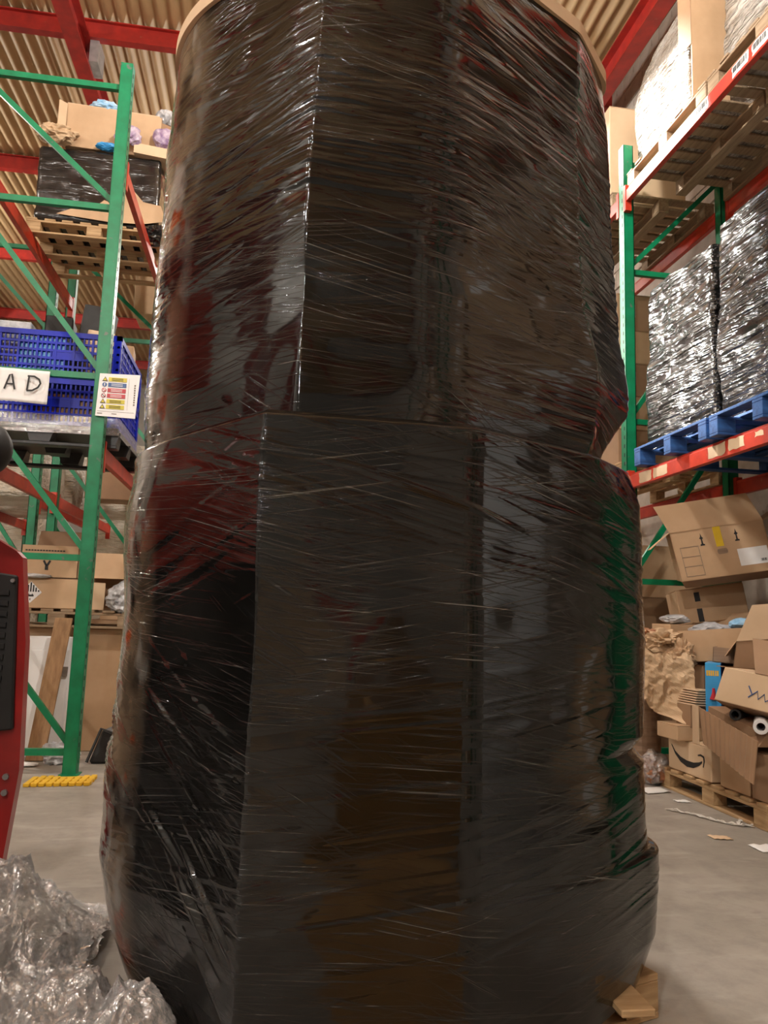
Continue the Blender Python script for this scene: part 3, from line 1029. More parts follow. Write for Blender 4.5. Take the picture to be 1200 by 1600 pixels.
# tilted box with scribble
o = Vector((2.765, 4.45, 0.70))
u = Vector((0.20, -0.37, -0.055)); v = Vector((0.42, 0.22, -0.03)); w = Vector((0.045, -0.05, 0.20))
t = thing('tilted_carton', 'tan carton tipped over on the heap with a green scribble on its side', 'carton', o)
MB().frombasis(o, u, v, w).build('body', M['card2'], t, bevel=0.004)
nf = u.cross(w).normalized()
nf = nf if nf.dot(v) < 0 else -nf
mb = MB()
def onface(s, q):
    return o + u * s + w * q + nf * 0.002
mb.tube([onface(s, q) for s, q in ((0.42, 0.62), (0.50, 0.40), (0.46, 0.30), (0.56, 0.52), (0.60, 0.30), (0.66, 0.48), (0.70, 0.28), (0.78, 0.42), (0.86, 0.36))], 0.0035, 5)
mb.build('marker_scribble', M['sblue'], t)
flap(t, o + w, o + w + v, Vector((-0.03, 0.04, 0.0)) + u * 0.0, 'card3')
flap(t, o + w + u * 0.45, o + w + u, Vector((0.10, 0.16, 0.20)), 'card3', name='raised_flap')
flap(t, o, o + u, Vector((0.16, 0.08, -0.07)), 'card3', name='lower_flap')
# blue product box
t = thing('product_box', 'bright blue printed box with yellow lettering standing in the heap', 'box', (2.95, 4.85, 0.615))
MB().hexa([(2.952, 4.85, 0.58), (3.035, 4.80, 0.58), (3.22, 5.06, 0.58), (3.13, 5.1, 0.58), (2.954, 4.85, 0.90), (3.037, 4.80, 0.90), (3.22, 5.06, 0.90), (3.13, 5.1, 0.90)]).build('body', M['skyblue'], t, bevel=0.002)
MB().hexa([(3.038, 4.797, 0.58), (3.225, 5.057, 0.58), (3.226, 5.056, 0.58), (3.039, 4.796, 0.58), (3.038, 4.797, 0.90), (3.225, 5.057, 0.90), (3.226, 5.056, 0.90), (3.039, 4.796, 0.90)]).build('side_panel', M['navy'], t)
e1 = Vector((0.083, -0.05, 0)).normalized()
n1 = Vector((-0.5, -0.86, 0)).normalized()
mb = MB()
for k, (s0, s1) in enumerate(((0.008, 0.018), (0.021, 0.032), (0.035, 0.044), (0.047, 0.057), (0.062, 0.070), (0.073, 0.083))):
    mb.frombasis(Vector((2.953, 4.85, 0.815)) + e1 * s0 + n1 * 0.0005, e1 * (s1 - s0), Vector((0, 0, 0.035)), n1 * 0.001)
mb.build('lettering', M['yellow'], t)
mb = MB()
mb.tube([Vector((2.953, 4.85, 0.66)) + e1 * 0.045 + n1 * 0.001, Vector((2.953, 4.85, 0.70)) + e1 * 0.05 + n1 * 0.001, Vector((2.953, 4.85, 0.735)) + e1 * 0.05 + n1 * 0.001], [0.022, 0.012, 0.008], 8)
mb.build('red_emblem', M['sred'], t)
# opened carton behind the tilted one
o = Vector((3.06, 4.72, 0.80)); u = Vector((0.42, -0.17, 0.05)); v = Vector((0.25, 0.30, 0.0)); w = Vector((0.03, -0.02, 0.25))
t = panel_box('open_carton', 'open carton with raised pale flap, behind the tilted box near the right edge', 'carton', o, u, v, w, 'card3')
flap(t, o + w, o + w + u, Vector((0.10, -0.03, 0.24)), 'card2')
flap(t, o + w, o + w + v, Vector((-0.07, 0.02, -0.10)), 'card')
o = Vector((2.98, 4.9, 0.72)); u = Vector((0.16, -0.10, -0.01)); v = Vector((0.16, 0.2, 0)); w = Vector((0.015, 0, 0.20))
t = panel_box('open_carton', 'small greyish open carton above the blue printed box', 'carton', o + Vector((0.06, 0, 0.185)), u * 1.1, v, w * 0.5, 'roll')
# carton with torn edge in mid heap
o = Vector((2.99, 5.22, 0.88)); u = Vector((0.30, -0.33, 0.04)); v = Vector((0.35, 0.30, 0)); w = Vector((-0.02, 0, 0.22))
t = panel_box('open_carton', 'wide open carton holding grey plastic parcels, in the middle of the heap', 'carton', o, u, v, w, 'card')
flap(t, o + w + v, o + w + u + v, Vector((0.05, 0.05, 0.12)), 'card')
lump('plastic_parcel', 'grey plastic parcel lying in the wide open carton', 'parcel', 'slate', (3.22, 5.20, 1.12), (0.16, 0.10, 0.05), 2, sub=3)
lump('plastic_parcel', 'bluish white plastic parcel at the near end of the wide open carton', 'parcel', 'cyan', (3.40, 5.06, 1.16), (0.12, 0.08, 0.05), 5, sub=3)
lump('plastic_parcel', 'silver plastic parcel on the small carton in the heap', 'parcel', 'slate', (3.04, 5.36, 1.185), (0.11, 0.08, 0.035), 7, sub=3)
carton('carton', 'small carton under the silver parcel at the back of the heap', 'carton', (3.05, 5.40, 0.90), (0.24, 0.22, 0.25), 0.12, 'card', tape=False)
# support cartons inside the heap
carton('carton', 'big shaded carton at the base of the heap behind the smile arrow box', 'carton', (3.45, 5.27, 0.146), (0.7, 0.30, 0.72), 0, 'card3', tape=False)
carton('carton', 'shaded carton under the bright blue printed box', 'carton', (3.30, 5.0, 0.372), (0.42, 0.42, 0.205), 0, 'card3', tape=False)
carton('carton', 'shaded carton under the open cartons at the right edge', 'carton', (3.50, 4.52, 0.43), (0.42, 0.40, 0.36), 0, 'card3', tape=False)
carton('carton', 'brown carton with two black tape strips below the big open carton', 'carton', (3.46, 5.60, 1.17), (0.50, 0.36, 0.27), (-0.06, -0.16, -0.30), 'card', tape=False,
       sticker=[('front', -0.10, 0.20, 0.04, 0.07, 'ink'), ('front', -0.10, 0.06, 0.04, 0.10, 'ink')])
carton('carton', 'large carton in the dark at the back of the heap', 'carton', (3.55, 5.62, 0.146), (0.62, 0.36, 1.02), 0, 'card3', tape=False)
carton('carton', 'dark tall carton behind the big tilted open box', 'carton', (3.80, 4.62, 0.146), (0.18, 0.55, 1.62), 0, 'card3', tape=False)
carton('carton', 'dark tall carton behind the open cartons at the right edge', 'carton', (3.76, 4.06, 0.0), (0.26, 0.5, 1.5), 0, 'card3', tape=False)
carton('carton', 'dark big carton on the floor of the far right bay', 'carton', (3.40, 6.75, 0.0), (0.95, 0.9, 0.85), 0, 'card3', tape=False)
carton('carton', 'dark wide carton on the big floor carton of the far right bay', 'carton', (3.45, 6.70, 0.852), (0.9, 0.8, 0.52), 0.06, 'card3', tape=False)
carton('carton', 'topmost dark carton of the floor stack in the far right bay', 'carton', (3.50, 6.75, 1.374), (0.8, 0.8, 0.46), -0.05, 'card', tape=False)
# big tilted open box on top
o = Vector((3.00, 5.20, 1.455)); u = Vector((0.58, -0.245, 0.10)); w = Vector((-0.09, 0.0, 0.352)); v = Vector((0.17, 0.36, 0.03))
t = panel_box('printed_open_box', 'big brown open box tilted on the heap, with yellow tape and white label', 'box', o, u, v, w, 'card')
flap(t, o + w, o + w + u, Vector((-0.115, 0.02, 0.19)), 'card', name='front_flap')
flap(t, o + w, o + w + v, Vector((-0.16, -0.02, -0.13)), 'card', name='side_flap')
flap(t, o, o + u, Vector((0.10, 0.12, -0.04)), 'card3', name='bottom_flap')
flap(t, o + u + w, o + u + w + v, Vector((0.14, 0.0, 0.10)), 'card3', name='side_flap')
un, wn = u / u.length, w / w.length
nf = u.cross(w).normalized()
nf = nf if nf.dot(v) < 0 else -nf
def fq(mb, s0, s1, q0, q1, e=0.0015):
    mb.frombasis(o + u * s0 + w * q0 + nf * 0.0003, u * (s1 - s0), w * (q1 - q0), nf * e)
mb = MB(); fq(mb, 0.46, 0.54, 0.60, 1.0)
mb.build('yellow_tape', M['ytape'], t)
mb = MB(); fq(mb, 0.66, 0.97, 0.16, 0.50)
lb = mb.build('shipping_label', M['sheet'], t)
mb = MB()
for k in range(7):
    fq(mb, 0.88 + k * 0.009, 0.883 + k * 0.009 + (0.003 if k % 3 else 0), 0.21, 0.26, 0.0028)
mb.build('bar_code', M['ink'], lb, world=False).data.transform(Matrix.Translation(-t.location))
mb = MB()
for k in range(4):
    fq(mb, 0.07, 0.27, 0.08 + k * 0.195, 0.088 + k * 0.195)
fq(mb, 0.07, 0.074, 0.08, 0.67); fq(mb, 0.266, 0.27, 0.08, 0.67)
mb.build('printed_grid', M['greyink'], t)
mb = MB()
mb.prism([(math.cos(a) * 0.5 + (0.5 if math.cos(a) > 0 else -0.5) * 2.2, math.sin(a) * 0.9) for a in [2 * PI * k / 20 for k in range(20)]], o + u * 0.51 + w * 0.50 + nf * 0.0003, un * 0.022, wn * 0.022, 0.001)
mb.build('hand_hole', M['roll'], t)
mb = MB()
for s in (0.32, 0.69):
    mb = MB()
    c = o + u * s + w * 0.66 + nf * 0.0003
    mb.prism([(-0.9, 0), (0.9, 0), (0.9, 0.35), (0.35, 0.5), (0.25, 1.7), (0.8, 2.0), (0.3, 2.4), (0, 3.4), (-0.3, 2.4), (-0.8, 2.0), (-0.25, 1.7), (-0.35, 0.5), (-0.9, 0.35)], c, un * 0.017, wn * 0.027, 0.001)
    mb.build('printed_mark', M['ink'], t)
# crumpled kraft paper draped over rolls
t = thing('crumpled_paper', 'big crumpled sheet of brown packing paper hanging down the left of the heap', 'paper', (2.8, 5.2, 0.6))
def pap(s, q):
    x = 2.63 + 0.36 * s
    z = 1.03 - 0.50 * q * (0.75 + 0.35 * s) - 0.10 * s
    y = 5.32 - 0.25 * s - 0.06 * q
    p = Vector((x * 4.2, z * 4.2, 1.3))
    r = noise.ridged_multi_fractal(p, 0.8, 2.0, 4, 1.0, 2.0) - 1
    g = noise.noise(Vector((x * 9, z * 3, 4)))
    r2 = abs(noise.noise(Vector((x * 14 + z * 6, z * 9, 2)))) + 0.5 * abs(noise.noise(Vector((x * 20, z * 22 - x * 9, 6))))
    return (x + 0.02 * g, y - 0.050 * r - 0.05 * g + 0.022 * r2 + (0.25 * (0.12 - q) if q < 0.12 else 0), z + 0.02 * r + 0.006 * r2)
sheet('paper_sheet', M['paper'], t, pap, 52, 52, smooth=False)
lump('paper_wad', 'wad of crushed brown paper on top of the hanging sheet', 'paper', 'paper', (2.86, 5.25, 1.02), (0.13, 0.11, 0.075), 4, amp=0.6, freq=9)
lump('paper_wad', 'second wad of crushed paper, darker, beside the wide open carton', 'paper', 'bread', (2.80, 5.33, 1.055), (0.09, 0.08, 0.05), 11, amp=0.55, freq=9)
lump('paper_wad', 'crushed corrugated scrap right of the hanging paper sheet', 'paper', 'card', (2.97, 5.16, 0.93), (0.09, 0.07, 0.10), 14, amp=0.45, freq=9)
t = thing('packing_roll', 'upright roll of brown packing material on the floor beside the black stack', 'roll', (2.83, 5.55, 0))
MB().tube([(2.83, 5.55, 0.02 + k * 0.03) for k in range(20)], [0.155 + (0.004 if k % 2 else 0) for k in range(20)], 28).build('roll_body', M['roll'], t)
MB().tube([(2.83, 5.55, 0.0), (2.83, 5.55, 0.02)], 0.15, 28).build('cardboard_disc', M['card2'], t)
carton('carton', 'small low carton on the smile arrow box beside the brown roll', 'carton', (2.93, 5.28, 0.372), (0.24, 0.09, 0.08), 0.2, 'card', tape=False) if False else None
t = thing('folded_carton_pad', 'bundle of folded corrugated pads tucked under the hanging paper', 'cardboard', (2.95, 5.10, 0.47))
for k in range(7):
    MB().box((2.97 + 0.004 * k, 5.02, 0.61 + k * 0.016), (0.13, 0.20, 0.009), (0, 0.03, 0.1)).build('pad', M['card2'], t)
MB().box((2.985, 5.05, 0.53), (0.17, 0.16, 0.15), (0, 0, 0.1)).build('folded_block', M['card3'], t)
lump('blue_parcel', 'pale blue printed parcel behind the torn box', 'parcel', 'cyan', (2.98, 4.83, 0.48), (0.06, 0.06, 0.10), 21, sub=3, amp=0.15)
# bag with brown contents
t = thing('clear_bag', 'clear plastic bag of brown stuffing on the floor beside the pallet', 'bag', (2.82, 5.36, 0))
crumple('stuffing', M['bread'], t, (2.84, 5.36, 0.10), (0.085, 0.09, 0.095), 3, amp=0.3, freq=7)
crumple('bag_film', M['clear'], t, (2.84, 5.36, 0.12), (0.105, 0.10, 0.12), 6, amp=0.3, freq=6)
lump('white_sack', 'crumpled white printed sack beside the bag of brown stuffing', 'sack', 'sheet', (2.73, 5.50, 0.10), (0.055, 0.06, 0.10), 8, amp=0.25, freq=6)
t = thing('paper_scrap', 'white sheet of paper lying flat in front of the bag of brown stuffing', 'paper', (2.72, 5.13, 0))
sheet('sheet', M['sheet'], t, lambda s, q: (2.64 + 0.2 * s, 5.06 + 0.16 * q + 0.05 * s, 0.006 + 0.012 * abs(noise.noise(Vector((s * 3, q * 3, 2))))), 8, 8, 0.001)
t = thing('paper_scrap', 'small buff paper scrap on the concrete right of the black stack', 'paper', (2.53, 4.05, 0))
sheet('sheet', M['card2'], t, lambda s, q: (2.48 + 0.10 * s, 4.02 + 0.075 * q - 0.02 * s, 0.004 + 0.006 * abs(noise.noise(Vector((s * 3, q * 3, 9))))), 6, 6, 0.001)
t = thing('paper_scrap', 'larger white sheet on the concrete at the right edge of the picture', 'paper', (2.65, 3.83, 0))
sheet('sheet', M['sheet'], t, lambda s, q: (2.60 + 0.2 * s, 3.78 + 0.13 * q - 0.02 * s, 0.004 + 0.010 * abs(noise.noise(Vector((s * 3, q * 3, 5))))), 6, 6, 0.001)
t = thing('paper_scrap', 'small white scrap close to the foot of the floor pallet', 'paper', (2.78, 4.85, 0))
sheet('sheet', M['sheet'], t, lambda s, q: (2.73 + 0.09 * s, 4.84 + 0.06 * q - 0.02 * s, 0.004 + 0.010 * abs(noise.noise(Vector((s * 3, q * 3, 15))))), 6, 6, 0.001)
# tangle of white strap
t = thing('plastic_strapping', 'tangled white plastic strapping trailing over the concrete before the floor pallet', 'strapping', (2.7, 4.4, 0))
for si in range(4):
    rr = random.Random(si)
    base_pts = [(2.545, 4.66), (2.60, 4.60), (2.66, 4.50), (2.71, 4.36), (2.78, 4.28), (2.86, 4.24)] if si < 3 else [(2.78, 4.28), (2.86, 4.36), (2.93, 4.44)]
    pts = []
    for k in range(30):
        f2 = k / 29 * (len(base_pts) - 1)
        i0 = min(int(f2), len(base_pts) - 2)
        a, b2 = base_pts[i0], base_pts[i0 + 1]
        q = f2 - i0
        pts.append(Vector((a[0] + (b2[0] - a[0]) * q + 0.035 * noise.noise(Vector((k * 0.35, si * 5, 0))), a[1] + (b2[1] - a[1]) * q + 0.05 * noise.noise(Vector((k * 0.35, si * 5, 7))),
                          0.006 + 0.02 * abs(noise.noise(Vector((k * 0.3, si * 3, 3)))))))
    mb = MB()
    for p, q in zip(pts[:-1], pts[1:]):
        mb.bar(p, q + (q - p) * 0.05, 0.012, 0.002)
    mb.build('strap', M['strap'], t)

# ---------------- left rack, top level
make_pallet(M['wood'], (-1.72, 7.55, 4.52), 0, 'wooden pallet on the top left beam under the torn black wrapped load')
t = wrapped_block('wrapped_load', 'torn black wrapped load on the top left pallet', M['smoothfilm'], (-2.30, 7.06, 4.666), (-1.14, 8.05, 5.42), 12, amp=0.018, taper=0.03, res=30)
mb = MB()
poly = [(-0.46, 0.02), (-0.30, 0.10), (-0.12, 0.13), (-0.05, 0.20), (0.06, 0.16), (0.10, 0.30), (0.20, 0.33), (0.30, 0.22), (0.46, 0.20), (0.52, 0.05), (0.30, 0.0), (0, -0.01)]
mb.prism(poly, (-1.60, 7.052, 4.70), (1, 0, 0), (0, 0, 1), 0.004)
mb.build('exposed_cardboard', M['card'], t)
t = panel_box('torn_carton', 'ripped open brown carton piled on the torn black load at top left', 'carton', (-2.06, 7.10, 5.43), (0.86, 0.06, 0.01), (0, 0.6, 0), (0.0, -0.02, 0.42), 'card')
flap(t, (-2.06, 7.08, 5.85), (-1.20, 7.14, 5.86), (0.05, 0.35, 0.10), 'card2')
flap(t, (-1.20, 7.14, 5.44), (-1.20, 7.14, 5.80), (0.20, 0.10, 0.0), 'card3')
flap(t, (-2.06, 7.08, 5.44), (-2.06, 7.08, 5.84), (-0.06, -0.05, 0.0), 'card2')
lump('paper_wad', 'brown paper wad hanging from the left end of the ripped carton at top left', 'paper', 'paper', (-2.13, 7.05, 5.50), (0.17, 0.13, 0.09), 31, amp=0.4)
lump('plastic_bag', 'blue and white plastic bag sticking out of the ripped carton at top left', 'bag', 'cyan', (-1.72, 7.2, 5.89), (0.16, 0.12, 0.06), 33, amp=0.3)
lump('plastic_bag', 'blue plastic scrap lying on the torn black load at top left', 'bag', 'skyblue', (-1.68, 7.08, 5.45), (0.10, 0.06, 0.035), 35, amp=0.3, sub=3)
lump('plastic_bag', 'purple and white printed pack on the torn black load, left of the green upright', 'bag', 'purple', (-1.48, 7.02, 5.56), (0.12, 0.06, 0.09), 36, amp=0.3, sub=3)
lump('plastic_bag', 'purple printed pack on the torn black load, right of the green upright', 'bag', 'purple', (-1.16, 7.10, 5.60), (0.11, 0.08, 0.10), 38, amp=0.25, sub=3)
lump('plastic_bag', 'silver foil bag at the right end of the ripped carton at top left', 'bag', 'slate', (-1.19, 7.22, 5.90), (0.09, 0.1, 0.09), 39, amp=0.3, sub=3)
lump('paper_wad', 'crushed brown paper at the right end of the ripped carton at top left', 'paper', 'paper', (-1.02, 7.30, 5.72), (0.12, 0.14, 0.16), 41, amp=0.45)
t = thing('flattened_carton', 'flattened brown cardboard lying on the right end of the torn black load', 'cardboard', (-1.3, 7.05, 5.42))
MB().frombasis((-1.42, 7.03, 5.40), (0.44, 0.02, -0.03), (0, 0.3, 0), (0, 0, 0.10)).build('folded_layer', M['card2'], t)
lump('crumpled_film', 'loose crumpled black film hanging under the right end of the torn black load', 'film', 'smoothfilm', (-1.14, 7.05, 4.60), (0.12, 0.10, 0.09), 42, amp=0.45, freq=7)
lump('crumpled_film', 'small knot of black film beside the upper stack, below the red beam', 'film', 'smoothfilm', (-1.06, 7.1, 4.30), (0.05, 0.05, 0.07), 44, amp=0.4, freq=7, sub=3) if False else None

# ---------------- left rack, middle level: blue crates
t = thing('plastic_pallet', 'black plastic pallet under the blue crates', 'pallet', (-1.69, 6.42, 2.32))
mb = MB().span((-2.22, 5.88, 2.44), (-1.14, 6.95, 2.475)).span((-2.22, 5.88, 2.32), (-1.14, 5.98, 2.345)).span((-2.22, 6.85, 2.32), (-1.14, 6.95, 2.345))
mb.build('deck', M['black'], t, bevel=0.004)
for x in (-2.14, -1.69, -1.22):
    for y in (5.96, 6.41, 6.87):
        MB().hexa([(x - .07, y - .08, 2.345), (x + .07, y - .08, 2.345), (x + .07, y + .08, 2.345), (x - .07, y + .08, 2.345), (x - .10, y - .08, 2.44), (x + .10, y - .08, 2.44), (x + .08, y + .08, 2.44), (x - .08, y + .08, 2.44)]).build('foot', M['black'], t)


def crate(loc, label):
    t = thing('plastic_crate', label, 'crate', loc)
    w, d, h = 1.02, 1.0, 0.365
    def side(name, length, place):
        mb = MB()
        L = length / 2
        for z, hh, tt in ((0.02, 0.04, 0.03), (h - 0.02, 0.04, 0.035), (0.095, 0.018, 0.02), (0.155, 0.018, 0.02), (0.215, 0.018, 0.02), (0.275, 0.018, 0.02)):
            mb.box((0, 0, z), (length, tt, hh))
        n = int(length / 0.034)
        for i in range(n + 1):
            x = -L + 0.01 + (length - 0.02) * i / n
            wide = (i % 4 == 0)
            mb.box((x, 0, h / 2), (0.016 if wide else 0.010, 0.024 if wide else 0.014, h - 0.02))
        for x in (-L + 0.03, L - 0.03):
            mb.box((x, 0, h / 2), (0.055, 0.04, h))
        mb.box((0.12 * length, 0, 0.19), (0.22 * length, 0.016, 0.07))
        o = mb.build(name, M['blue'], t, world=False)
        o.location, o.rotation_euler = place
        return o
    side('front_side', w, ((0, -d / 2 + 0.02, 0), (0, 0, 0)))
    side('back_side', w, ((0, d / 2 - 0.02, 0), (0, 0, 0)))
    side('end_side', d, ((w / 2 - 0.02, 0, 0), (0, 0, PI / 2)))
    side('end_side', d, ((-w / 2 + 0.02, 0, 0), (0, 0, PI / 2)))
    MB().box((0, 0, 0.006), (w, d, 0.012)).build('bottom', M['blue'], t, world=False)
    return t


crate((-1.68, 6.42, 2.476), 'blue slatted plastic crate, the lower one on the black pallet')
crate((-1.68, 6.42, 2.843), 'blue slatted plastic crate, the upper one with goods showing over the rim')
t = thing('film_band', 'band of clear film wound round the foot of the blue crates', 'film', (-1.69, 5.87, 2.44))
def band(s, q):
    per = [(-2.23, 5.86), (-1.13, 5.86), (-1.13, 6.96)]
    a, b2 = (per[0], per[1]) if s < 0.5 else (per[1], per[2])
    k = s * 2 if s < 0.5 else s * 2 - 1
    return (a[0] + (b2[0] - a[0]) * k + (0.006 * noise.noise(Vector((q * 20, 1, 3))) if s >= 0.5 else 0), a[1] + (b2[1] - a[1]) * k + 0.008 * noise.noise(Vector((s * 6, q * 12, 3))), 2.40 + 0.15 * q * (1 - 0.25 * s) + 0.03 * s)
sheet('film_strip', M['clear'], t, band, 24, 10, 0)
# goods over the rim of the top crate
def goods(name, label, cat, c, s, mat, rz=0.0, rx=0.0, ry=0.0):
    t = thing(name, label, cat, c, (rx, ry, rz))
    MB().box((0, 0, s[2] / 2), s).build('body', M[mat], t, bevel=0.006, world=False)
    MB().box((0, -s[1] / 2 - 0.001, s[2] * 0.55), (s[0] * 0.7, 0.002, s[2] * 0.4)).build('face_panel', M['ink' if mat == 'dark' else mat], t, world=False)
    return t
goods('grey_case', 'flat grey case in the upper blue crate at the left edge', 'case', (-2.02, 6.15, 2.86), (0.32, 0.3, 0.43), 'slate')
goods('dark_box', 'black box with a dull face standing in the upper blue crate', 'box', (-1.72, 6.3, 2.86), (0.20, 0.25, 0.56), 'dark', 0.1)
goods('dark_box', 'taller black box leaning in the upper blue crate beside the diagonal brace', 'box', (-1.51, 6.35, 2.86), (0.21, 0.22, 0.70), 'dark', -0.1, 0, 0.12)
goods('brown_carton', 'tan carton showing over the crate rim between brace and upright', 'carton', (-1.38, 6.15, 2.86), (0.20, 0.2, 0.42), 'card2', 0.3)
goods('brown_carton', 'small tan carton showing over the crate rim right of the green upright', 'carton', (-1.30, 6.70, 2.86), (0.18, 0.25, 0.50), 'card', 0.1)
goods('light_box', 'light blue box inside the upper blue crate', 'box', (-1.75, 6.02, 2.86), (0.34, 0.14, 0.30), 'skyblue')
goods('white_box', 'white box inside the lower blue crate', 'box', (-1.95, 6.05, 2.49), (0.30, 0.2, 0.28), 'white')
goods('brown_carton', 'brown carton inside the lower blue crate', 'carton', (-1.55, 6.1, 2.49), (0.4, 0.3, 0.24), 'card3')

# ---------------- left rack, floor level
t = carton('tall_carton', 'tall brown carton standing on the floor behind the left green upright', 'carton', (-1.55, 6.95, 0.0), (0.86, 0.7, 0.97), 0, 'card', tape=False)
make_pallet(M['woodg'], (-1.62, 7.0, 0.972), 0, 'wooden pallet lying on the tall carton under the left rack')
t = carton('marked_carton', 'brown carton with black battery hazard diamond on the pallet under the left rack', 'carton', (-1.70, 6.72, 1.118), (0.46, 0.42, 0.24), 0, 'card')
mb = MB().prism([(-0.085, 0), (0, -0.085), (0.085, 0), (0, 0.085)], (-0.13, -0.2112, 0.125), (1, 0, 0), (0, 0, 1), 0.0012)
dm = mb.build('hazard_diamond', M['sheet'], t, world=False)
mb = MB()
for k in range(-3, 4):
    x = k * 0.02
    zt = 0.078 - abs(x)
    mb.span((-0.13 + x - 0.0055, -0.2138, 0.125 + 0.004), (-0.13 + x + 0.0055, -0.2126, 0.125 + zt))
mb.span((-0.155, -0.2138, 0.092), (-0.105, -0.2126, 0.106)).span((-0.148, -0.2138, 0.106), (-0.14, -0.2126, 0.113)).span((-0.12, -0.2138, 0.106), (-0.112, -0.2126, 0.113))
mb.span((-0.133, -0.2138, 0.062), (-0.127, -0.2126, 0.078))
mb.build('diamond_print', M['ink'], dm, world=False)
o = panel_box('open_carton', 'open brown carton with a black printed mark, on top of the hazard diamond carton', 'carton', (-1.93, 6.52, 1.362), (0.44, 0, 0), (0, 0.42, 0), (0, 0, 0.26), 'card')
flap(o, (-1.93, 6.92, 1.62), (-1.49, 6.92, 1.62), (0, 0.10, 0.16), 'card3')
mb = MB()
mb.bar((-1.755, 6.5185, 1.50), (-1.73, 6.5185, 1.455), 0.003, 0.016, (0, 0, 1)).bar((-1.705, 6.5185, 1.50), (-1.73, 6.5185, 1.455), 0.003, 0.016).span((-1.742, 6.517, 1.425), (-1.718, 6.5195, 1.455))
mb.build('printed_mark', M['ink'], o)
mb = MB()
for k in range(14):
    mb.span((-1.90 + k * 0.022, 6.517, 1.575), (-1.884 + k * 0.022, 6.5195, 1.585))
mb.build('printed_line', M['ink'], o)
lump('black_bag', 'flat black plastic bag squeezed between the two marked cartons', 'bag', 'slate', (-1.82, 6.50, 1.375), (0.14, 0.05, 0.018), 52, sub=3, amp=0.2)
o = panel_box('open_carton', 'dark open carton behind the left green upright, beside the black stack', 'carton', (-1.44, 6.85, 1.118), (0.42, 0.02, 0), (0.0, 0.4, 0), (0, 0, 0.48), 'card3')
flap(o, (-1.44, 6.85, 1.60), (-1.02, 6.87, 1.60), (0.02, -0.16, -0.22), 'card')
lump('clear_bag', 'crumpled grey plastic bag on the pallet between green upright and black stack', 'bag', 'slate', (-1.15, 6.60, 1.21), (0.12, 0.12, 0.13), 55, amp=0.35)
carton('carton', 'small tilted carton leaning behind the left green upright', 'carton', (-1.38, 6.62, 1.118), (0.16, 0.16, 0.22), 0.4, 'card2', tape=False)
# white panel and plank
t = thing('whiteboard', 'white flat panel leaning against the tall carton under the left rack', 'panel', (-1.6, 6.4, 0))
MB().hexa([(-1.98, 6.34, 0.0), (-1.46, 6.34, 0.0), (-1.46, 6.40, 0.0), (-1.98, 6.40, 0.0), (-1.96, 6.50, 0.90), (-1.45, 6.50, 0.90), (-1.45, 6.56, 0.90), (-1.96, 6.56, 0.90)]).build('board', M['white'], t, bevel=0.008)
MB().frombasis((-1.94, 6.333, 0.06), (0.46, 0, 0), (0.0, 0.13, 0.735), (0, -0.004, 0.0005)).build('recessed_face', M['white'], t, bevel=0.0015)
MB().frombasis((-1.52, 6.42, 0.60), (0.04, 0, 0), (0.0, 0.013, 0.07), (0, -0.012, 0.002)).build('label', M['greyink'], t)
t = thing('plank', 'rough brown plank leaning in front of the white panel under the left rack', 'plank', (-1.6, 6.28, 0))
MB().frombasis((-1.67, 6.20, 0.0), (0.13, 0, 0), (0.07, 0.22, 1.045), (0, -0.025, 0.005)).build('board', M['plank'], t, bevel=0.003)
lump('clear_bag', 'crumpled clear plastic bag on the floor beside the left upright foot', 'bag', 'slate', (-1.42, 6.12, 0.07), (0.13, 0.09, 0.085), 61, amp=0.4)
t = thing('plastic_tray', 'black plastic tray standing on edge beside the left upright foot', 'tray', (-1.06, 6.2, 0))
MB().hexa([(-1.21, 6.08, 0.0), (-1.02, 6.08, 0.0), (-1.0, 6.30, 0.0), (-1.17, 6.30, 0.0), (-1.13, 6.12, 0.25), (-1.03, 6.10, 0.21), (-1.0, 6.32, 0.21), (-1.10, 6.34, 0.25)]).build('body', M['black'], t, bevel=0.02)
MB().tube([(-1.215, 6.07, 0.015), (-1.135, 6.11, 0.25), (-1.03, 6.09, 0.215)], 0.012, 6).build('rim', M['black'], t)
lump('paper_scrap', 'torn white paper on the floor left of the left upright foot', 'paper', 'sheet', (-1.62, 6.0, 0.015), (0.09, 0.05, 0.014), 63, sub=3)
# yellow grating mat
t = thing('floor_grate', 'yellow plastic grate lying flat on the floor in front of the left upright', 'grate', (-1.24, 5.44, 0))
for k in range(9):
    MB().frombasis((-1.44 + k * 0.045, 5.33 + k * 0.004, 0.0), (0.036, 0.003, 0), (0.0, 0.22 + 0.03 * math.sin(k), 0.0), (0, 0, 0.022)).build('slat', M['yellow'], t, bevel=0.003)
for k in range(3):
    MB().frombasis((-1.44, 5.36 + k * 0.08, 0.002), (0.40, 0.036, 0), (0, 0.03, 0), (0, 0, 0.016)).build('cross_bar', M['yellow'], t)

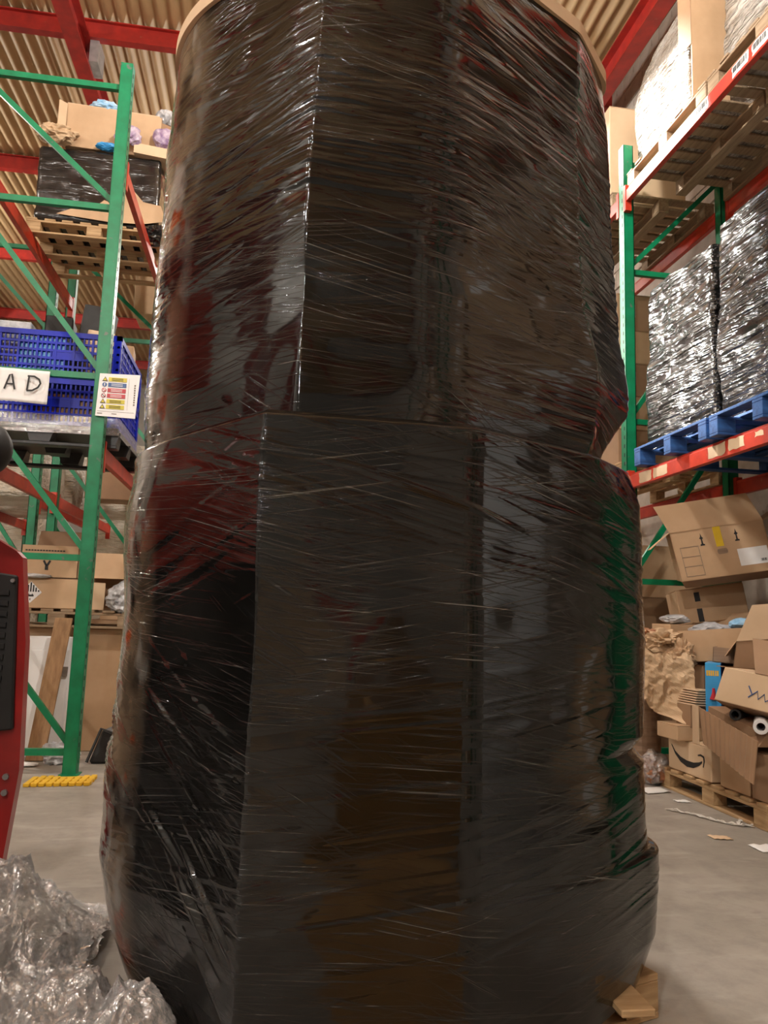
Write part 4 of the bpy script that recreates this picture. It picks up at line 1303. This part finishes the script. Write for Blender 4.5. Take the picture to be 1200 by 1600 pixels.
# ---------------- signs
t = thing('paper_sign', 'white paper hand-lettered A D hung on the green frame at left', 'sign', (-1.78, 5.66, 2.58))
def psh(s, q):
    return (-1.95 + 0.345 * s + 0.006 * q, 5.672 - 0.012 * math.sin(s * 5) * (1 - q) - 0.006 * noise.noise(Vector((s * 5, q * 4, 1))), 2.578 + 0.242 * q - 0.006 * s)
sheet('paper', M['sheet'], t, psh, 14, 10, 0.001)
mb = MB()
def P3(x, z):
    return Vector((x + 0.022, 5.654, z))
mb.tube([P3(-1.915, 2.66), P3(-1.885, 2.765), P3(-1.872, 2.772), P3(-1.845, 2.66)], 0.0068, 6).tube([P3(-1.905, 2.698), P3(-1.85, 2.700)], 0.006, 6)
mb.tube([P3(-1.755, 2.76), P3(-1.762, 2.66)], 0.0068, 6)
mb.tube([P3(-1.765, 2.765), P3(-1.72, 2.765), P3(-1.685, 2.745), P3(-1.675, 2.715), P3(-1.69, 2.685), P3(-1.725, 2.662), P3(-1.765, 2.658)], 0.0068, 6)
for v in mb.v:
    v.y = 5.654 + (v.y - 5.654) * 0.15
mb.build('lettering', M['ink'], t)
t = thing('load_notice', 'white safety notice with yellow, blue and red bars on the left green upright', 'sign', (-1.115, 5.66, 2.51))
MB().hexa([(-1.262, 5.655, 2.51), (-0.985, 5.655, 2.505), (-0.985, 5.665, 2.505), (-1.262, 5.665, 2.51), (-1.252, 5.655, 2.825), (-0.970, 5.655, 2.832), (-0.970, 5.665, 2.832), (-1.252, 5.665, 2.825)]).build('board', M['white'], t)
for k, c in enumerate(('syel', 'sblue', 'sred', 'sred', 'syel', 'syel')):
    z = 2.785 - k * 0.041
    x0 = -1.185 - 0.0012 * k
    MB().span((x0 - 0.002, 5.652, z - 0.015), (x0 + 0.125, 5.6545, z + 0.015)).build('bar', M[c], t)
    mb = MB()
    for q in range(2):
        mb.span((x0 + 0.02, 5.6508, z - 0.008 + q * 0.011), (x0 + 0.10, 5.6518, z - 0.004 + q * 0.011))
    mb.build('bar_print', M['ink' if c == 'syel' else 'sheet'], t)
    if c == 'syel':
        o = MB().prism([(-0.019, -0.015), (0.019, -0.015), (0, 0.018)], (x0 - 0.027, 5.6545, z), (1, 0, 0), (0, 0, 1), 0.0025).build('triangle_symbol', M['ink'], t)
        MB().prism([(-0.012, -0.011), (0.012, -0.011), (0, 0.011)], (x0 - 0.027, 5.6518, z), (1, 0, 0), (0, 0, 1), 0.001).build('symbol_fill', M['syel'], t)
    else:
        circ = [(0.016 * math.cos(2 * PI * j / 16), 0.016 * math.sin(2 * PI * j / 16)) for j in range(16)]
        MB().prism(circ, (x0 - 0.027, 5.6545, z), (1, 0, 0), (0, 0, 1), 0.0025).build('round_symbol', M[c], t)
        c2 = [(p[0] * 0.68, p[1] * 0.68) for p in circ] if k > 1 else [(-0.003, -0.010), (0.003, -0.010), (0.003, 0.011), (-0.003, 0.011)]
        MB().prism(c2, (x0 - 0.027, 5.6518, z), (1, 0, 0), (0, 0, 1), 0.001).build('symbol_fill', M['sheet'], t)
        if k > 1:
            MB().bar((x0 - 0.038, 5.651, z + 0.010), (x0 - 0.016, 5.651, z - 0.010), 0.001, 0.005).build('symbol_bar', M[c if k == 2 else 'ink'], t)
mb = MB()
for q in range(2):
    mb.span((-1.25 + q * 0.10, 5.6535, 2.527), (-1.215 + q * 0.10, 5.6548, 2.532))
mb.span((-1.25, 5.6535, 2.545), (-0.995, 5.6548, 2.5462)).span((-1.045, 5.6535, 2.56), (-1.044, 5.6548, 2.80))
for q in range(9):
    mb.span((-1.005, 5.6535, 2.60 + q * 0.018), (-0.995, 5.6548, 2.611 + q * 0.018))
mb.build('small_print', M['greyink'], t)

# ---------------- far left goods behind the first rack
for i, (x, y, z, s) in enumerate(((-2.95, 9.35, 2.32, 0.95), (-2.95, 10.7, 2.32, 1.15), (-1.75, 10.4, 2.32, 0.9), (-3.9, 12.6, 0.0, 2.6), (-2.4, 13.2, 0.0, 2.9))):
    lab = ['pale goods in clear film behind the far left red beam, nearest', 'taller pale goods in clear film behind the far left red beam', 'pale goods in clear film between the two far green posts',
           'tall far stack of pale goods in clear film at the left edge', 'tall far stack of pale goods in clear film behind the left rack'][i]
    wrapped_block('wrapped_load', lab, M['farwrap'], (x - 0.5, y - 0.5, z), (x + 0.5, y + 0.5, z + s), 20 + i, amp=0.035, freq=(6, 6, 9), res=14)
for i, (x, y, z, d, mt) in enumerate((((-1.5), 9.4, 0, (0.9, 0.8, 1.0), 'card3'), (-1.45, 9.4, 1.0, (0.7, 0.6, 0.55), 'card'), (-1.75, 8.95, 2.32, (0.5, 0.4, 0.5), 'card3'), (-1.40, 9.1, 4.52, (0.5, 0.5, 0.6), 'card'))):
    carton('carton', ['large dark carton on the floor in the far left bay', 'brown carton on the large dark one in the far left bay', 'dark carton on the far left beam behind the crates', 'brown carton high in the far left bay'][i], 'carton', (x, y, z), d, 0, mt)

# ---------------- red truck at the left edge
t = thing('pallet_truck', 'red warehouse truck with a black grille, cut by the left edge of the picture', 'truck', (-1.45, 3.8, 0))
prof = [(-0.945, 0.13), (-0.910, 0.50), (-0.930, 1.0), (-0.970, 1.335), (-0.995, 1.36), (-1.09, 1.415), (-1.60, 1.46), (-1.95, 1.40), (-1.95, 0.13)]
mb = MB()
for y, dx in ((3.30, 0.0), (3.36, 0.0), (3.62, -0.14)):
    mb.v += [Vector((max(-1.95, p[0] + dx), y, p[1])) for p in prof]
k9 = len(prof)
mb.f += [tuple(range(k9)), tuple(reversed(range(2 * k9, 3 * k9)))]
for r in (0, k9):
    for i in range(k9):
        j = (i + 1) % k9
        mb.f.append((r + i, r + k9 + i, r + k9 + j, r + j))
mb.build('body', M['forkred'], t)
MB().span((-1.95, 2.0, 0.55), (-1.2, 3.27, 1.28)).build('battery_box', M['dark'], t, bevel=0.02)
MB().hexa([(-1.45, 3.275, 0.60), (-0.943, 3.275, 0.66), (-0.943, 3.31, 0.66), (-1.45, 3.31, 0.60), (-1.45, 3.275, 1.32), (-0.980, 3.275, 1.262), (-0.980, 3.31, 1.262), (-1.45, 3.31, 1.32)]).build('grille_panel', M['dark'], t, bevel=0.006)
for k in range(12):
    z = 0.72 + k * 0.042
    MB().span((-1.40, 3.266, z), (-1.0, 3.279, z + 0.02)).build('louvre', M['black'], t)
MB().tube([(-0.99, 3.262, 1.24), (-0.99, 3.28, 1.24)], 0.008, 8).build('bolt', M['steel'], t)
MB().tube([(-0.955, 3.285, 0.42), (-0.955, 3.302, 0.42)], 0.012, 8).build('bolt', M['steel'], t)
MB().tube([(-0.955, 3.285, 0.48), (-0.955, 3.302, 0.48)], 0.012, 8).build('bolt', M['steel'], t)
MB().span((-1.9, 2.1, 0.13), (-1.35, 3.29, 0.56)).build('chassis', M['steel'], t)
for (x, y) in ((-1.30, 2.35), (-1.8, 2.35), (-1.30, 3.1), (-1.8, 3.1)):
    MB().tube([(x - 0.06, y, 0.13), (x + 0.06, y, 0.13)], 0.13, 20).build('wheel', M['dark'], t)
for y in (2.1, 3.2):
    for x in (-1.88, -1.30):
        MB().bar((x, y, 1.24), (x + 0.02, y, 2.85), 0.07, 0.07, (0, 1, 0)).build('guard_post', M['forkred'], t)
MB().span((-1.92, 2.05, 2.85), (-1.24, 3.25, 2.91)).build('guard_roof', M['forkred'], t)
MB().hexa([(-1.34, 2.35, 1.98), (-1.25, 2.30, 1.98), (-1.25, 2.78, 2.05), (-1.34, 2.75, 2.05), (-1.34, 2.45, 2.62), (-1.25, 2.45, 2.66), (-1.25, 2.85, 2.60), (-1.34, 2.82, 2.60)]).build('added_plate', M['beamred'], t, bevel=0.03)  # unseen red plate added for the red reflection in the film
MB().hexa([(-1.75, 2.25, 1.28), (-1.22, 2.25, 1.28), (-1.22, 3.0, 1.28), (-1.75, 3.0, 1.28), (-1.6, 2.4, 1.78), (-1.30, 2.4, 1.72), (-1.30, 2.85, 1.80), (-1.6, 2.85, 1.80)]).build('added_hood', M['beamred'], t, bevel=0.03)  # unseen red hood, added to be mirrored below the plate
MB().tube([(-1.08, 3.02, 1.68), (-1.12, 3.04, 1.55), (-1.22, 3.08, 1.30), (-1.25, 3.1, 1.2)], 0.02, 8).build('handle_rod', M['dark'], t)
crumple('control_knob', M['dark'], t, (-1.055, 3.0, 1.715), (0.100, 0.09, 0.105), 2, amp=0.04, freq=2, smooth=True)

# ---------------- clear film on the floor
t = thing('polythene_heap', 'heap of crumpled clear polythene film on the floor at the bottom left corner', 'plastic film', (-0.6, 2.75, 0))
def hb(x, y):
    a = 0.32 * math.exp(-(((x + 0.82) / 0.27) ** 2 + ((y - 2.72) / 0.42) ** 2))
    b = 0.27 * math.exp(-(((x + 0.25) / 0.15) ** 2 + ((y - 1.93) / 0.16) ** 2))
    c = 0.17 * math.exp(-(((x + 0.42) / 0.17) ** 2 + ((y - 2.20) / 0.22) ** 2))
    return a + b + c
def heap(s, q, k=0):
    x, y = -1.12 + 1.05 * s, 1.62 + 1.6 * q
    w = 0.16 * noise.noise(Vector((x * 4, y * 4, k)))
    edge = min(s, 1 - s, q, 1 - q)
    h = hb(x + 0.3 * w, y + 0.25 * w)
    r = noise.ridged_multi_fractal(Vector((x * 7.5 + y * 2 + k, y * 5.5, 2.0 + k)), 0.75, 2.1, 5, 1.0, 2.0) - 0.9
    g = noise.noise(Vector((x * 11, y * 11, 3 + k)))
    r3 = noise.ridged_multi_fractal(Vector((x * 17 + k, y * 15, 4.0)), 0.8, 2.0, 3, 1.0, 2.0) - 0.9
    z = h + (0.030 * r + 0.03 * g + 0.016 * r3) * min(1, h * 9)
    p = Vector((x + 0.05 * noise.noise(Vector((x * 9, y * 9, 8))), y + 0.05 * noise.noise(Vector((x * 9, y * 9, 18))), max(0.004 + 0.004 * k, z + 0.004)))
    sd = (p.x + 0.017) * -0.83 + (p.y - 1.80) * -0.557      # distance outside the load's left face
    if sd < 0.035 and p.x > -0.47:
        p.x -= (0.035 - sd) * 0.83
        p.y -= (0.035 - sd) * 0.557
    p.x = min(p.x, -0.02)
    return p
sheet('film_sheet', M['clear'], t, lambda s, q: heap(s, q, 0), 170, 200, 0, False)
sheet('film_sheet', M['clear'], t, lambda s, q: (lambda p: (p[0] * 1.0 + 0.01, p[1] + 0.01, p[2] * 0.72))(heap(s, q, 1.7)), 110, 130, 0, False)

# ---------------- behind the camera, mirrored in the film
def stackcol(x, y, n, d, mat, lab, grp):
    z = 0.0
    for i in range(n):
        carton('carton', lab, 'carton', (x + random.uniform(-.02, .02), y, z), d, random.uniform(-.04, .04), mat, group=grp)
        z += d[2] + 0.003
stackcol(0.35, -4.6, 3, (0.62, 0.5, 0.45), 'card2', 'tan carton stacked on the floor behind the camera', 'tan cartons behind the camera')
t = thing('red_barrier', 'red upright barrier board behind the camera, mirrored in the black film', 'barrier', (0.86, -4.2, 0))
MB().box((0.86, -4.2, 0.95), (0.20, 0.06, 0.9)).build('board', M['beamred'], t, bevel=0.01)
MB().box((0.86, -4.2, 0.25), (0.06, 0.05, 0.5)).build('post', M['steel'], t)
MB().box((0.86, -4.2, 0.02), (0.4, 0.4, 0.04)).build('foot', M['dark'], t)
stackcol(1.55, -4.6, 3, (0.7, 0.6, 0.42), 'card3', 'dark carton stacked on the floor behind the camera', 'dark cartons behind the camera')
carton('carton', 'ochre carton on the floor behind the camera', 'carton', (0.85, -0.25, 0), (0.8, 0.6, 0.62), 0.1, 'orange_card')
t = thing('cardboard_sheet', 'ochre cardboard sheet on the floor just below the picture', 'cardboard', (0.62, 0.85, 0))
MB().box((0.62, 0.85, 0.008), (0.62, 1.45, 0.012), (0, 0, 0.06)).build('panel', M['orange_card'], t)
MB().box((0.62, 0.85, 0.0155), (0.60, 0.004, 0.003), (0, 0, 0.06)).build('fold_line', M['card3'], t)
MB().box((2.87, 2.66, 1.0), (0.03, 0.40, 1.7)).build('added_panel', M['green'], RKR)  # unseen panel added to widen the green reflection in the film
t = thing('added_roll', 'tall pale grey wrapped roll, unseen, added beside the right rack for its reflection', 'roll', (2.65, 1.15, 0))  # added to give the film its pale reflected strip
MB().tube([(2.65, 1.15, 0.01), (2.65, 1.15, 2.1)], 0.20, 24).build('wrapped_roll', M['white'], t, smooth=True)
MB().tube([(2.65, 1.15, 2.1), (2.65, 1.15, 2.16)], 0.06, 16).build('core', M['card2'], t)
grp = 'cartons on the right rack beside and behind the camera'
lab = 'brown carton on the right rack outside the picture'
for (y, z, n) in ((1.9, 2.36, 3), (1.1, 2.36, 3), (0.2, 2.36, 2), (-1.9, 2.36, 3), (-2.9, 2.36, 3), (1.5, 4.86, 3), (0.3, 4.86, 2), (-2.2, 4.86, 3), (-3.4, 4.86, 2), (1.9, 0.15, 2), (-2.4, 0.15, 3)):
    for k in range(n):
        carton('carton', lab, 'carton', (3.42, y, z + k * 0.432), (0.8, 0.72, 0.43), random.uniform(-.03, .03), random.choice(('card', 'card2', 'card3')), group=grp, tape=False, flaps=False,
               sticker=[('left', 0.1, 0.25, 0.22, 0.16, 'sheet')])
